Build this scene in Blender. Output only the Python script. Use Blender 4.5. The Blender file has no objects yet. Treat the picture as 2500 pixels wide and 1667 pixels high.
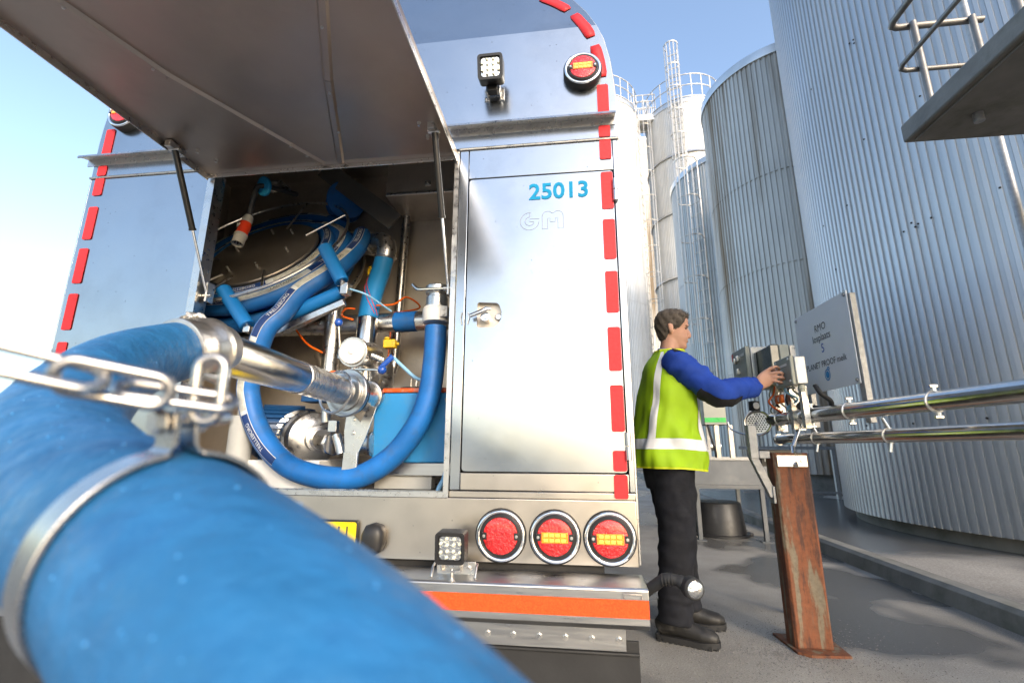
import bpy, bmesh, math, random
from mathutils import Vector, Matrix, Quaternion, noise as mnoise
random.seed(7)
R = math.radians
V = Vector
scn = bpy.context.scene
COL = scn.collection

# ------------------------------------------------------------------ camera
cam_d = bpy.data.cameras.new('camera'); cam = bpy.data.objects.new('camera', cam_d); COL.objects.link(cam)
cam_d.sensor_width = 36; cam_d.lens = 1130*36/2500; cam_d.clip_start = 0.02; cam_d.clip_end = 1500
cr, cu, cf = V((0.99201, 0.12604, 0.00442)), V((0.0243, -0.22539, 0.97397)), V((-0.12376, 0.96608, 0.22665))
cam.matrix_world = Matrix(((cr.x, cu.x, -cf.x, 0), (cr.y, cu.y, -cf.y, 0), (cr.z, cu.z, -cf.z, 0.98), (0, 0, 0, 1)))
cam_d.dof.use_dof = True; cam_d.dof.focus_distance = 2.3; cam_d.dof.aperture_fstop = 3.8
scn.camera = cam

# ------------------------------------------------------------------ world, sun, exposure
SUN_AZ, SUN_EL = 146, 24          # clockwise from +Y (the truck's length), degrees: low winter sun behind the camera
w = bpy.data.worlds.new('World'); scn.world = w; w.use_nodes = True
nt = w.node_tree; bg = nt.nodes['Background']
sky = nt.nodes.new('ShaderNodeTexSky'); sky.sky_type = 'NISHITA'; sky.sun_disc = False
sky.sun_elevation = R(SUN_EL); sky.sun_rotation = R(SUN_AZ)
sky.air_density = 1.0; sky.dust_density = 2.0; sky.ozone_density = 0.5; sky.altitude = 0
nt.links.new(sky.outputs[0], bg.inputs[0]); bg.inputs[1].default_value = 0.15
sun_d = bpy.data.lights.new('sun', 'SUN'); sun = bpy.data.objects.new('sun', sun_d); COL.objects.link(sun)
sun_d.energy = 0.75; sun_d.angle = R(11); sun_d.color = (1, .9, .78)
sv = V((math.sin(R(SUN_AZ))*math.cos(R(SUN_EL)), math.cos(R(SUN_AZ))*math.cos(R(SUN_EL)), math.sin(R(SUN_EL))))
sun.rotation_mode = 'QUATERNION'; sun.rotation_quaternion = sv.to_track_quat('Z', 'Y'); sun.location = sv*40
vs = scn.view_settings; vs.view_transform = 'Standard'; vs.look = 'None'; vs.exposure = 1.5; vs.gamma = 1; vs.use_curve_mapping = False
scn.cycles.max_bounces = 10; scn.cycles.transparent_max_bounces = 12; scn.cycles.caustics_reflective = False; scn.cycles.caustics_refractive = False
scn.cycles.sample_clamp_indirect = 6

# ------------------------------------------------------------------ helpers
class MB:
    """collects shapes; build() links them as ONE mesh object"""
    def __init__(s): s.v = []; s.f = []; s.uv = None
    def add(s, vs, fs):
        n = len(s.v); s.v += [V(p) for p in vs]; s.f += [[i+n for i in f] for f in fs]; return s
    def box(s, a, b, M=None):
        (x0, y0, z0), (x1, y1, z1) = a, b
        vs = [V(p) for p in ((x0,y0,z0),(x1,y0,z0),(x1,y1,z0),(x0,y1,z0),(x0,y0,z1),(x1,y0,z1),(x1,y1,z1),(x0,y1,z1))]
        if M is not None: vs = [M @ p for p in vs]
        return s.add(vs, [(3,2,1,0),(4,5,6,7),(0,1,5,4),(1,2,6,5),(2,3,7,6),(3,0,4,7)])
    def prism(s, pts, axis, t0, t1):
        """polygon pts (2D) extruded along axis: 'y' -> pts are (x,z); 'x' -> (y,z); 'z' -> (x,y)"""
        def P(p, t): return {'y': (p[0], t, p[1]), 'x': (t, p[0], p[1]), 'z': (p[0], p[1], t)}[axis]
        n = len(pts)
        return s.add([P(p, t0) for p in pts]+[P(p, t1) for p in pts],
            [list(range(n)), list(range(2*n-1, n-1, -1))]+[(i, (i+1) % n+0, (i+1) % n+n, i+n) for i in range(n)])
    def cyl(s, p0, p1, r0, r1=None, n=20, caps=True):
        return s.loft([p0, p1], [r0, r0 if r1 is None else r1], n, caps)
    def loft(s, pts, rs, n=16, caps=True, closed=False, up=None):
        """tube along pts with radius list (number or (a,b) pair)"""
        pts = [V(p) for p in pts]; m = len(pts)
        if isinstance(rs, (int, float)): rs = [rs]*m
        T = []
        for i in range(m):
            if closed: t = pts[(i+1) % m]-pts[i-1]
            else: t = pts[min(i+1, m-1)]-pts[max(i-1, 0)]
            if t.length < 1e-9: t = T[-1] if T else V((0,0,1))
            T.append(t.normalized())
        ref = V(up) if up else (V((0,0,1)) if abs(T[0].z) < .9 else V((1,0,0)))
        u = (ref-T[0]*ref.dot(T[0])).normalized()
        vs = []
        for i in range(m):
            if i: u = (u-T[i]*u.dot(T[i])).normalized()
            w_ = T[i].cross(u)
            a, b = rs[i] if isinstance(rs[i], (tuple, list)) else (rs[i], rs[i])
            for k in range(n):
                an = 2*math.pi*k/n
                vs.append(pts[i]+u*(a*math.cos(an))+w_*(b*math.sin(an)))
        fs = []
        for i in range(m if closed else m-1):
            j = (i+1) % m
            for k in range(n):
                fs.append((i*n+k, i*n+(k+1) % n, j*n+(k+1) % n, j*n+k))
        if caps and not closed:
            fs.append(list(range(n-1, -1, -1))); fs.append([(m-1)*n+k for k in range(n)])
        return s.add(vs, fs)
    def lathe(s, prof, c, axis, n=32, x=None):
        """profile (r, h) revolved about axis through c"""
        ax = V(axis).normalized(); ref = V(x) if x else (V((0,0,1)) if abs(ax.z) < .9 else V((1,0,0)))
        u = (ref-ax*ref.dot(ax)).normalized(); w_ = ax.cross(u); c = V(c); m = len(prof)
        vs = [c+ax*h+(u*math.cos(2*math.pi*k/n)+w_*math.sin(2*math.pi*k/n))*r for r, h in prof for k in range(n)]
        fs = [(i*n+k, i*n+(k+1) % n, (i+1)*n+(k+1) % n, (i+1)*n+k) for i in range(m-1) for k in range(n)]
        if prof[0][0] > 1e-6: fs.append(list(range(n-1, -1, -1)))
        if prof[-1][0] > 1e-6: fs.append([(m-1)*n+k for k in range(n)])
        return s.add(vs, fs)
    def ring(s, c, axis, Rr, r, n=48, m=10, a0=0, a1=360, x=None):
        ax = V(axis).normalized(); ref = V(x) if x else (V((0,0,1)) if abs(ax.z) < .9 else V((1,0,0)))
        u = (ref-ax*ref.dot(ax)).normalized(); w_ = ax.cross(u); c = V(c)
        full = abs(a1-a0) >= 359.9
        k = n if full else n+1
        pts = [c+(u*math.cos(R(a0+(a1-a0)*i/n))+w_*math.sin(R(a0+(a1-a0)*i/n)))*Rr for i in range(k)]
        return s.loft(pts, r, m, closed=full, up=ax)
    def sphere(s, c, r, n=14, m=8, sc=(1,1,1)):
        c = V(c); vs = [c+V((0,0,-r*sc[2]))]
        for i in range(1, m):
            a = -math.pi/2+math.pi*i/m
            vs += [c+V((r*math.cos(a)*math.cos(2*math.pi*k/n)*sc[0], r*math.cos(a)*math.sin(2*math.pi*k/n)*sc[1], r*math.sin(a)*sc[2])) for k in range(n)]
        vs.append(c+V((0,0,r*sc[2])))
        fs = [(0, 1+(k+1) % n, 1+k) for k in range(n)]
        for i in range(m-2):
            o = 1+i*n
            fs += [(o+k, o+(k+1) % n, o+n+(k+1) % n, o+n+k) for k in range(n)]
        o = 1+(m-2)*n; t = len(vs)-1
        fs += [(o+k, o+(k+1) % n, t) for k in range(n)]
        return s.add(vs, fs)
    def bolt(s, c, axis, r=.008, h=.007):
        return s.lathe([(r*1.35, 0), (r*1.35, h*.25), (r, h*.25), (r, h), (0, h)], c, axis, 6)
    def xf(s, M): s.v = [M @ p for p in s.v]; return s
    def islands(s):
        par = list(range(len(s.v)))
        def fd(a):
            while par[a] != a: par[a] = par[par[a]]; a = par[a]
            return a
        for f in s.f:
            r0 = fd(f[0])
            for i in f[1:]: par[fd(i)] = r0
        grp = {}
        for f in s.f: grp.setdefault(fd(f[0]), []).append(f)
        out = []
        for fs in grp.values():
            ids = sorted({i for f in fs for i in f}); mp = {i: k for k, i in enumerate(ids)}; m = MB(); m.v = [s.v[i] for i in ids]; m.f = [[mp[i] for i in f] for f in fs]; out.append(m)
        return out
    def each(s, name, mat, parent=None, **kw):
        """every separate piece becomes an object of its own"""
        return [m.build(name, mat, parent, **kw) for m in s.islands()]
    def build(s, name, mat, parent=None, sm=35, bevel=0, seg=2, subdiv=0, solid=0):
        me = bpy.data.meshes.new(name); me.from_pydata([tuple(p) for p in s.v], [], s.f); me.validate()
        bm = bmesh.new(); bm.from_mesh(me); bmesh.ops.recalc_face_normals(bm, faces=bm.faces); bm.to_mesh(me); bm.free()
        if sm:
            me.polygons.foreach_set('use_smooth', [True]*len(me.polygons))
            if sm < 180: me.set_sharp_from_angle(angle=R(sm))
        o = bpy.data.objects.new(name, me); COL.objects.link(o)
        for m_ in (mat if isinstance(mat, (list, tuple)) else [mat]): me.materials.append(m_)
        if solid:
            md = o.modifiers.new('solid', 'SOLIDIFY'); md.thickness = solid; md.offset = 0
        if bevel:
            md = o.modifiers.new('bevel', 'BEVEL'); md.width = bevel; md.segments = seg; md.limit_method = 'ANGLE'; md.angle_limit = R(40); md.harden_normals = False
        if subdiv:
            md = o.modifiers.new('sub', 'SUBSURF'); md.levels = md.render_levels = subdiv
        if parent is not None: attach(o, parent)
        return o

def attach(o, p):
    """parts are modelled in world metres; keep them there under their thing"""
    o.parent = p
    if p.type == 'EMPTY': o.matrix_parent_inverse = Matrix.Translation(-V(p.location))
def thing(name, label, cat, loc=(0,0,0), group=None):
    o = bpy.data.objects.new(name, None); COL.objects.link(o); o.location = loc; o.empty_display_size = .1
    o['label'] = label; o['category'] = cat
    if group: o['group'] = group
    return o
def tag(o, label, cat, group=None):
    o['label'] = label; o['category'] = cat
    if group: o['group'] = group
    return o
def struct(o, kind='structure'): o['kind'] = kind; return o
def spline(pts, n=8):
    """Catmull-Rom through pts"""
    P = [V(p) for p in pts]; P = [P[0]*2-P[1]]+P+[P[-1]*2-P[-2]]; out = []
    for i in range(1, len(P)-2):
        a, b, c, d = P[i-1:i+3]
        for k in range(n):
            t = k/n
            out.append(.5*((2*b)+(c-a)*t+(2*a-5*b+4*c-d)*t*t+(3*b-a-3*c+d)*t**3))
    out.append(P[-2]); return out
def rrect(x0, z0, x1, z1, r, n=4):
    o = []
    for cx, cz, a in ((x1-r, z0+r, -90), (x1-r, z1-r, 0), (x0+r, z1-r, 90), (x0+r, z0+r, 180)):
        o += [(cx+r*math.cos(R(a+90*k/n)), cz+r*math.sin(R(a+90*k/n))) for k in range(n+1)]
    return o
def text2d(s, size, align='LEFT', sx=1.0, bold=0):
    cu_ = bpy.data.curves.new('t', 'FONT'); cu_.body = s; cu_.size = size; cu_.align_x = align; cu_.resolution_u = 3; cu_.offset = bold
    o = bpy.data.objects.new('t', cu_); COL.objects.link(o)
    dg = bpy.context.evaluated_depsgraph_get(); me = o.evaluated_get(dg).to_mesh()
    vs = [(p.co.x*sx, p.co.y) for p in me.vertices]; fs = [list(p.vertices) for p in me.polygons]
    o.evaluated_get(dg).to_mesh_clear(); bpy.data.objects.remove(o); bpy.data.curves.remove(cu_)
    return vs, fs
def text_part(s, size, org, ux, uz, mat, parent, name='lettering', align='LEFT', sx=1.0, bold=0):
    vs, fs = text2d(s, size, align, sx, bold); ux, uz, org = V(ux), V(uz), V(org)
    return MB().add([org+ux*x+uz*y for x, y in vs], fs).build(name, mat, parent, sm=0)

# ------------------------------------------------------------------ materials
MATS = {}
def mat(name, base, rough=.5, metal=0., vary=.12, vscale=6, rvary=.08, bump=0., bscale=60, stretch=(1,1,1), spec=.5,
        dirt=None, dscale=9, damt=.5, coat=0., trans=0., ior=1.45, emit=None, estr=0, speck=0., coords='Object'):
    m = bpy.data.materials.new(name); m.use_nodes = True; MATS[name] = m
    t = m.node_tree; L = t.links.new; N = t.nodes.new; p = t.nodes['Principled BSDF']
    tc = N('ShaderNodeTexCoord'); mp = N('ShaderNodeMapping'); mp.inputs['Scale'].default_value = stretch; L(tc.outputs[coords], mp.inputs[0])
    def noise(sc, det=4, ro=.55):
        n = N('ShaderNodeTexNoise'); n.inputs['Scale'].default_value = sc; n.inputs['Detail'].default_value = det; n.inputs['Roughness'].default_value = ro
        L(mp.outputs[0], n.inputs['Vector']); return n
    n1 = noise(vscale)
    mr = N('ShaderNodeMapRange'); mr.inputs[1].default_value = .3; mr.inputs[2].default_value = .7; mr.inputs[3].default_value = 1-vary; mr.inputs[4].default_value = 1+vary
    L(n1.outputs[0], mr.inputs[0])
    mx = N('ShaderNodeMix'); mx.data_type = 'RGBA'; mx.blend_type = 'MULTIPLY'; mx.inputs[0].default_value = 1
    mx.inputs[6].default_value = (*base, 1); cmb = N('ShaderNodeCombineColor')
    for i in range(3): L(mr.outputs[0], cmb.inputs[i])
    L(cmb.outputs[0], mx.inputs[7]); col = mx.outputs[2]
    if dirt is not None:
        n3 = noise(dscale, 6, .65); rp = N('ShaderNodeMapRange'); rp.inputs[1].default_value = .5; rp.inputs[2].default_value = .72; rp.inputs[3].default_value = 0; rp.inputs[4].default_value = damt
        L(n3.outputs[0], rp.inputs[0]); m2 = N('ShaderNodeMix'); m2.data_type = 'RGBA'; L(rp.outputs[0], m2.inputs[0]); L(col, m2.inputs[6]); m2.inputs[7].default_value = (*dirt, 1); col = m2.outputs[2]
    if speck:
        vo = N('ShaderNodeTexVoronoi'); vo.inputs['Scale'].default_value = 34; L(tc.outputs[coords], vo.inputs['Vector'])
        lt = N('ShaderNodeMath'); lt.operation = 'LESS_THAN'; lt.inputs[1].default_value = .085; L(vo.outputs['Distance'], lt.inputs[0])
        wn = N('ShaderNodeMath'); wn.operation = 'LESS_THAN'; wn.inputs[1].default_value = .22
        sx_ = N('ShaderNodeSeparateColor'); L(vo.outputs['Color'], sx_.inputs[0]); L(sx_.outputs[0], wn.inputs[0])
        ml = N('ShaderNodeMath'); ml.operation = 'MULTIPLY'; L(lt.outputs[0], ml.inputs[0]); L(wn.outputs[0], ml.inputs[1])
        m5 = N('ShaderNodeMath'); m5.operation = 'MULTIPLY'; m5.inputs[1].default_value = speck; L(ml.outputs[0], m5.inputs[0])
        m4 = N('ShaderNodeMix'); m4.data_type = 'RGBA'; L(m5.outputs[0], m4.inputs[0]); L(col, m4.inputs[6]); m4.inputs[7].default_value = (.12, .11, .1, 1); col = m4.outputs[2]
    L(col, p.inputs['Base Color'])
    p.inputs['Metallic'].default_value = metal; p.inputs['Specular IOR Level'].default_value = spec
    n2 = noise(vscale*3.1, 5); r2 = N('ShaderNodeMapRange'); r2.inputs[1].default_value = .3; r2.inputs[2].default_value = .7; r2.inputs[3].default_value = max(.02, rough-rvary); r2.inputs[4].default_value = min(1, rough+rvary)
    L(n2.outputs[0], r2.inputs[0]); L(r2.outputs[0], p.inputs['Roughness'])
    if bump:
        nb = noise(bscale, 4); b = N('ShaderNodeBump'); b.inputs['Strength'].default_value = bump; b.inputs['Distance'].default_value = .01
        L(nb.outputs[0], b.inputs['Height']); L(b.outputs[0], p.inputs['Normal'])
    p.inputs['Coat Weight'].default_value = coat; p.inputs['Coat Roughness'].default_value = .08
    p.inputs['Transmission Weight'].default_value = trans; p.inputs['IOR'].default_value = ior
    if emit: p.inputs['Emission Color'].default_value = (*emit, 1); p.inputs['Emission Strength'].default_value = estr
    return m
steel = mat('brushed_steel', (.44, .47, .50), .22, 1, vary=.05, vscale=2.2, rvary=.03, bump=.03, bscale=2.6, speck=.75, dirt=(.31, .325, .34), dscale=3.2, damt=.35)  # slight blue in the base stands in for the sky's sheen
steel_b = mat('warm_reflection_steel', (.56, .51, .445), .33, 1, vary=.05, vscale=3, rvary=.06, bump=.03, bscale=3.5, speck=.5, dirt=(.33, .30, .26), dscale=3, damt=.3)  # base warmed to carry the warm reflections seen low on the rear
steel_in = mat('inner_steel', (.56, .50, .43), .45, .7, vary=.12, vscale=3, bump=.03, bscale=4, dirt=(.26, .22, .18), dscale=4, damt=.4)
steel_h = mat('hatch_steel', (.42, .355, .31), .38, .95, vary=.1, vscale=2, bump=.04, bscale=3, dirt=(.3, .26, .22), dscale=3, damt=.35)
inox = mat('polished_inox', (.6, .59, .57), .2, 1, vary=.08, vscale=10, rvary=.05, bump=.02, bscale=14, dirt=(.4, .37, .33), dscale=12, damt=.25)
inox_r = mat('satin_inox', (.62, .61, .59), .32, 1, vary=.12, vscale=14, rvary=.1, dirt=(.34, .31, .28), dscale=14, damt=.4)
reel_steel = mat('reel_steel', (.27, .245, .22), .42, .8, vary=.12, vscale=4)
brace_steel = mat('brace_steel', (.2, .19, .175), .5, .7, vary=.15, vscale=4)
galv = mat('galvanised', (.34, .345, .35), .55, .7, vary=.15, vscale=30, rvary=.1, dirt=(.36, .36, .35), dscale=9, damt=.4)
chrome = mat('chrome', (.8, .8, .8), .06, 1, vary=.03, rvary=.03)
alu = mat('aluminium', (.48, .48, .48), .34, 1, vary=.05, vscale=8, bump=.015, bscale=10, stretch=(.3, 1, 6))
black = mat('black_plastic', (.018, .018, .019), .42, 0, vary=.2, rvary=.1)
rubber = mat('black_rubber', (.022, .022, .023), .65, 0, vary=.25, bump=.05, bscale=90)
darkgap = mat('dark_gap', (.012, .012, .012), .8)
under = mat('chassis_black', (.02, .019, .018), .7, dirt=(.06, .05, .045), damt=.5)
red_tape = mat('red_reflective', (.6, .03, .035), .5, 0, vary=.12, vscale=90, bump=.06, bscale=260, spec=.3)
orange_tape = mat('orange_reflective', (.70, .085, .018), .45, 0, vary=.22, vscale=160, bump=.1, bscale=260, spec=.3)
red_lens = mat('red_lens', (.62, .014, .016), .12, 0, vary=.45, vscale=60, bump=.6, bscale=120, coat=.8)
amber = mat('amber_lens', (.85, .3, .01), .15, 0, vary=.35, vscale=90, bump=.5, bscale=150, coat=.8)
amber_led = mat('amber_led', (1, .62, .10), .18, 0, coat=.6)
led = mat('led_lens', (.78, .77, .62), .1, .2, vary=.2, vscale=80, bump=.5, bscale=150, coat=.6)
reflector = mat('reflector', (.82, .82, .8), .15, 1, vary=.1, vscale=50, bump=.35, bscale=80)
num_blue = mat('number_blue', (.005, .24, .46), .6, spec=.2)
hose_blue = mat('hose_blue', (.012, .14, .45), .5, 0, vary=.16, vscale=9, bump=.06, bscale=120, dirt=(.05, .1, .19), dscale=14, damt=.5)
hose_light = mat('sleeve_blue', (.016, .22, .54), .45, 0, vary=.06, vscale=6, bump=.03, bscale=200)
roller_blue = mat('roller_blue', (.012, .18, .52), .4, 0, vary=.08)
deep_blue = mat('ball_blue', (.015, .08, .4), .25, 0, coat=.4)
motor_blue = mat('motor_blue', (.012, .07, .2), .4, 0, dirt=(.03, .04, .06), damt=.4)
stripe_white = mat('stripe_white', (.5, .5, .45), .55, 0, vary=.2, vscale=40, dirt=(.2, .2, .18), dscale=25, damt=.7)
stripe_navy = mat('stripe_navy', (.012, .04, .16), .5)
line_white = mat('stripe_line', (.62, .64, .64), .5)
txt_dark = mat('print_dark', (.03, .03, .035), .6)
box_blue = mat('box_blue', (.03, .25, .58), .42, 0, vary=.05, bump=.04, bscale=90, dirt=(.1, .25, .42), dscale=20, damt=.35)
orange_p = mat('orange_paint', (.75, .09, .012), .4, 0, dirt=(.5, .42, .36), dscale=22, damt=.8)
orange_tube = mat('orange_tube', (.8, .14, .01), .35)
lt_blue = mat('light_blue_tube', (.24, .48, .72), .4)
yellow = mat('sensor_yellow', (.75, .5, .02), .4, dirt=(.3, .2, .03), damt=.5)
plate_y = mat('plate_yellow', (.85, .62, .01), .35, vary=.03)
grey_pl = mat('grey_plastic', (.42, .42, .4), .5, dirt=(.28, .28, .27), damt=.4)
red_pl = mat('red_plastic', (.75, .05, .012), .35)
white_p = mat('white_paint', (.72, .71, .69), .4, dirt=(.45, .43, .4), dscale=8, damt=.5)
gland_blue = mat('gland_blue', (.03, .36, .68), .45)
# ================================================================== tanker truck (rear face at Y = 1.74, centre X = -1.035)
YR, XC, HW = 1.74, -1.035, 1.2545
T = thing('tanker_truck', 'brushed steel milk tanker truck seen from behind with its rear hatch open', 'truck', (XC, YR, 0))
XL, XR = XC-HW, XC+HW
OUT = [(2.258, HW), (2.45, HW), (2.53, HW-.004), (2.65, HW-.016), (2.76, HW-.038), (2.84, HW-.068), (2.943, HW-.108), (3.049, HW-.168), (3.14, HW-.25), (3.21, HW-.37), (3.25, HW-.52), (3.27, HW-.75)]
def yb(z): return YR if z <= 2.84 else YR+(z-2.84)*.22
# tank body behind the rear frame
m = MB(); prof = [(XL, .75), (XL, 2.258)]+[(XC-h, z) for z, h in OUT[1:]]+[(XC+h, z) for z, h in reversed(OUT[1:])]+[(XR, 2.258), (XR, .75)]
n = len(prof); L0 = [V((x, yb(z)+.004, z)) for x, z in prof]; L1 = [V((x, 9.2, z)) for x, z in prof]
m.add(L0+L1, [(i, i+1, n+i+1, n+i) for i in range(n-1)]+[list(range(n, 2*n))])
m.build('tank_body', steel, T, sm=50)
# upper rear panel, bent forward above the fold
m = MB(); cols = 24; rows = [2.2585]+[z for z, _ in OUT[1:]]; hw = [h for _, h in OUT]
for i, z in enumerate(rows):
    for k in range(cols+1): m.v.append(V((XC+hw[i]*(2*k/cols-1), yb(z), z)))
m.f = [(i*(cols+1)+k, i*(cols+1)+k+1, (i+1)*(cols+1)+k+1, (i+1)*(cols+1)+k) for i in range(len(rows)-1) for k in range(cols)]
m.build('upper_panel', steel, T, sm=6)
# edge trim following the outline
m = MB(); pl = [(XR, .6), (XR, 2.258)]+[(XC+h, z) for z, h in OUT[1:]]; pl2 = [(2*XC-x, z) for x, z in reversed(pl)]
m.loft([(x, yb(z)+.004, z) for x, z in pl+pl2], .0045, 6); m.build('edge_trim', inox_r, T)
# flat rear panels
def panel(name, x0, x1, z0, z1, mt=steel, y0=YR, th=.03, bev=.0025):
    return MB().box((x0, y0, z0), (x1, y0+th, z1)).build(name, mt, T, bevel=bev)
panel('left_panel', XL+.001, -1.656, .812, 2.246)
panel('lower_panel', XL+.001, XR-.004, .592, .806, steel_b)
panel('door_frame', -.454, -.4145, .834, 2.246); panel('door_frame', .1965, XR-.002, .834, 2.246)
panel('door_frame', -.4135, .1955, 2.1075, 2.246); panel('door_frame', -.4135, .1955, .834, .8955, steel_b)
panel('lap_strip', -.454, XR-.003, .8075, .831, steel_b, YR+.002, .028)
MB().box((-.45, YR+.031, .84), (.205, YR+.06, 2.2)).build('gap_backing', darkgap, T)  # black sheet set behind the door so its gaps look shaded
# trims and drip rails
for a, b in ((XL-.004, -1.668), (-.456, XR+.004)):
    m = MB().loft([(a, YR-.003, 2.2515), (b, YR-.003, 2.2515)], .0062, 8); m.build('trim_strip', inox_r, T)
for a, b in ((XL-.036, -1.70), (-.505, XR-.008)):
    m = MB().prism([(YR+.001, 2.368), (YR-.052, 2.346), (YR-.056, 2.334), (YR-.05, 2.333), (YR-.046, 2.341), (YR-.004, 2.352), (YR-.004, 2.318), (YR+.001, 2.318)], 'x', a, b)
    m.build('drip_rail', inox_r, T, sm=20)
# door
oct_ = [(-.383, 1.436), (-.372, 1.426), (-.285, 1.426), (-.262, 1.447), (-.247, 1.475), (-.245, 1.515), (-.258, 1.553), (-.272, 1.566), (-.372, 1.573), (-.381, 1.565)]
ctr = V((-.316, 0, 1.50)); inn = [(ctr.x+(x-ctr.x)*.72, ctr.z+(z-ctr.z)*.72) for x, z in oct_]; k = len(oct_)
def sheet_with_hole(outer, hole, y0, y1):
    bm = bmesh.new(); ed = []
    for loop in (outer, hole):
        vv = [bm.verts.new((x, y0, z)) for x, z in loop]; ed += [bm.edges.new((vv[i], vv[(i+1) % len(vv)])) for i in range(len(vv))]
    bmesh.ops.triangle_fill(bm, use_beauty=True, use_dissolve=False, edges=ed); bm.verts.index_update()
    q = MB().add([v.co.copy() for v in bm.verts], [[v.index for v in f.verts] for f in bm.faces]); bm.free()
    for loop in (outer, hole):
        n0 = len(loop); q.add([(x, y0, z) for x, z in loop]+[(x, y1, z) for x, z in loop], [(i, (i+1) % n0, n0+(i+1) % n0, n0+i) for i in range(n0)])
    return q
door = sheet_with_hole(rrect(-.409, .9005, .192, 2.1015, .012, 3), inn, YR-.001, YR+.03).build('door', steel, T, sm=20)
for z in (2.009, .993):
    h = MB()
    for k in range(2): h.cyl((.1985, YR-.009, z-.049+k*.05), (.1985, YR-.009, z-.002+k*.05), .0105, n=14)
    h.box((.1915, YR-.0065, z-.045), (.197, YR-.0015, z+.045)); h.build('hinge', inox_r, door, bevel=.001)
text_part('25013', .1, (-.155, YR-.0035, 1.992), (1, 0, 0), (0, 0, 1), num_blue, door, 'door_number', sx=1.0, bold=.0022)
m = MB()     # embossed two letter logo, shading of its lines put into the grey
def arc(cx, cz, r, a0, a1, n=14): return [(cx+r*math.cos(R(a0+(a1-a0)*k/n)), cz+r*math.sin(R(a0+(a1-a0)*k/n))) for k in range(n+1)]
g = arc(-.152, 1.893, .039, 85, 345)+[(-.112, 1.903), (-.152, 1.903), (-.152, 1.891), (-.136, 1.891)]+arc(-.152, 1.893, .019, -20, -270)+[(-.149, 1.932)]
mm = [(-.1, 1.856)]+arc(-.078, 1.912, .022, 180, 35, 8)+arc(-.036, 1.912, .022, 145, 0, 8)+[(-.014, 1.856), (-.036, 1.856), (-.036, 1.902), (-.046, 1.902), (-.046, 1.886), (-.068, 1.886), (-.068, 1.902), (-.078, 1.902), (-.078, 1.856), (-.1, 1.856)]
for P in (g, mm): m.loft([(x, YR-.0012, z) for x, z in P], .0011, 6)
m.build('embossed_logo', mat('logo_shade', (.3, .31, .32), .7, 0, spec=.1), door)
# recessed handle
def ringpl(o_, i_, y0, y1):
    q = MB(); q.add([(x, y0, z) for x, z in o_]+[(x, y0, z) for x, z in i_]+[(x, y1, z) for x, z in o_]+[(x, y1, z) for x, z in i_],
        [(a, (a+1) % k, k+(a+1) % k, k+a) for a in range(k)]+[(a, (a+1) % k, 2*k+(a+1) % k, 2*k+a) for a in range(k)]+[(k+a, k+(a+1) % k, 3*k+(a+1) % k, 3*k+a) for a in range(k)])
    return q
hp = ringpl(oct_, inn, YR-.007, YR-.001).build('handle_plate', inox_r, door, bevel=.0015)
MB().prism(inn, 'y', YR+.024, YR+.029).build('recess', steel_in, door)
m = MB().cyl((-.328, YR-.02, 1.488), (-.328, YR+.024, 1.488), .018, n=20); m.cyl((-.328, YR-.026, 1.488), (-.328, YR-.02, 1.488), .012, n=16)
m.loft([(-.385, YR-.034, 1.487), (-.35, YR-.037, 1.499), (-.318, YR-.037, 1.513), (-.305, YR-.032, 1.513)], [(.008, .006), (.0095, .007), (.009, .007), (.006, .006)], 12); m.build('handle', chrome, door)
MB().lathe([(.014, 0), (.014, .008), (.011, .011), (0, .011)], (-.28, YR+.024, 1.494), (0, -1, 0), 20).build('lock', inox_r, door)
m = MB()
for x in (-.424, -.401): m.loft([(x, YR-.003, 1.462), (x-.006*(1 if x < -.41 else -1), YR-.006, 1.487), (x, YR-.003, 1.512)], .003, 6)
m.each('seal_clip', inox_r, T)
# red tape segments along both edges (rounded stickers)
tz = [(2.365, 2.52), (2.262, 2.316), (2.156, 2.247), (1.928, 2.096), (1.711, 1.883), (1.491, 1.661), (1.265, 1.435), (1.043, 1.213), (.905, .977), (.812, .894)]
for sx in (1, -1):
    fx = (lambda x: x) if sx > 0 else (lambda x: 2*XC-x)
    for z0, z1 in tz:
        a, b = sorted((fx(.143), fx(.191)))
        join = (z0 in (2.262, .905), z1 in (2.247, .894), )
        MB().prism(rrect(a, z0, b, z1, .008, 3), 'y', YR-.0042, YR-.0018).build('reflective_tape', red_tape, T)
    path = spline([(XC+HW-.053, 0, 2.56), (XC+HW-.064, 0, 2.66), (XC+HW-.09, 0, 2.77), (XC+HW-.13, 0, 2.86), (XC+HW-.18, 0, 2.955), (XC+HW-.255, 0, 3.04), (XC+HW-.355, 0, 3.11), (XC+HW-.5, 0, 3.165)], 20)
    ln = [0]
    for a, b in zip(path, path[1:]): ln.append(ln[-1]+(b-a).length)
    def at(s):
        for i in range(len(ln)-1):
            if ln[i+1] >= s: t = (s-ln[i])/(ln[i+1]-ln[i]); return path[i].lerp(path[i+1], t), (path[i+1]-path[i]).normalized()
        return path[-1], (path[-1]-path[-2]).normalized()
    s = 0
    while s+.17 < ln[-1]:
        q = MB(); q2 = []
        for j in range(9):
            p, t = at(s+.17*j/8); nrm = V((t.z, 0, -t.x)); w_ = .0245*(.8 if j in (0, 8) else 1)
            for e in (-1, 1):
                pp = p+nrm*w_*e; q.v.append(V((fx(pp.x), yb(pp.z)-.003, pp.z)))
        q.f = [(2*j, 2*j+1, 2*j+3, 2*j+2) for j in range(8)]
        q.build('reflective_tape', red_tape, T, solid=.002); s += .22
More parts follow.
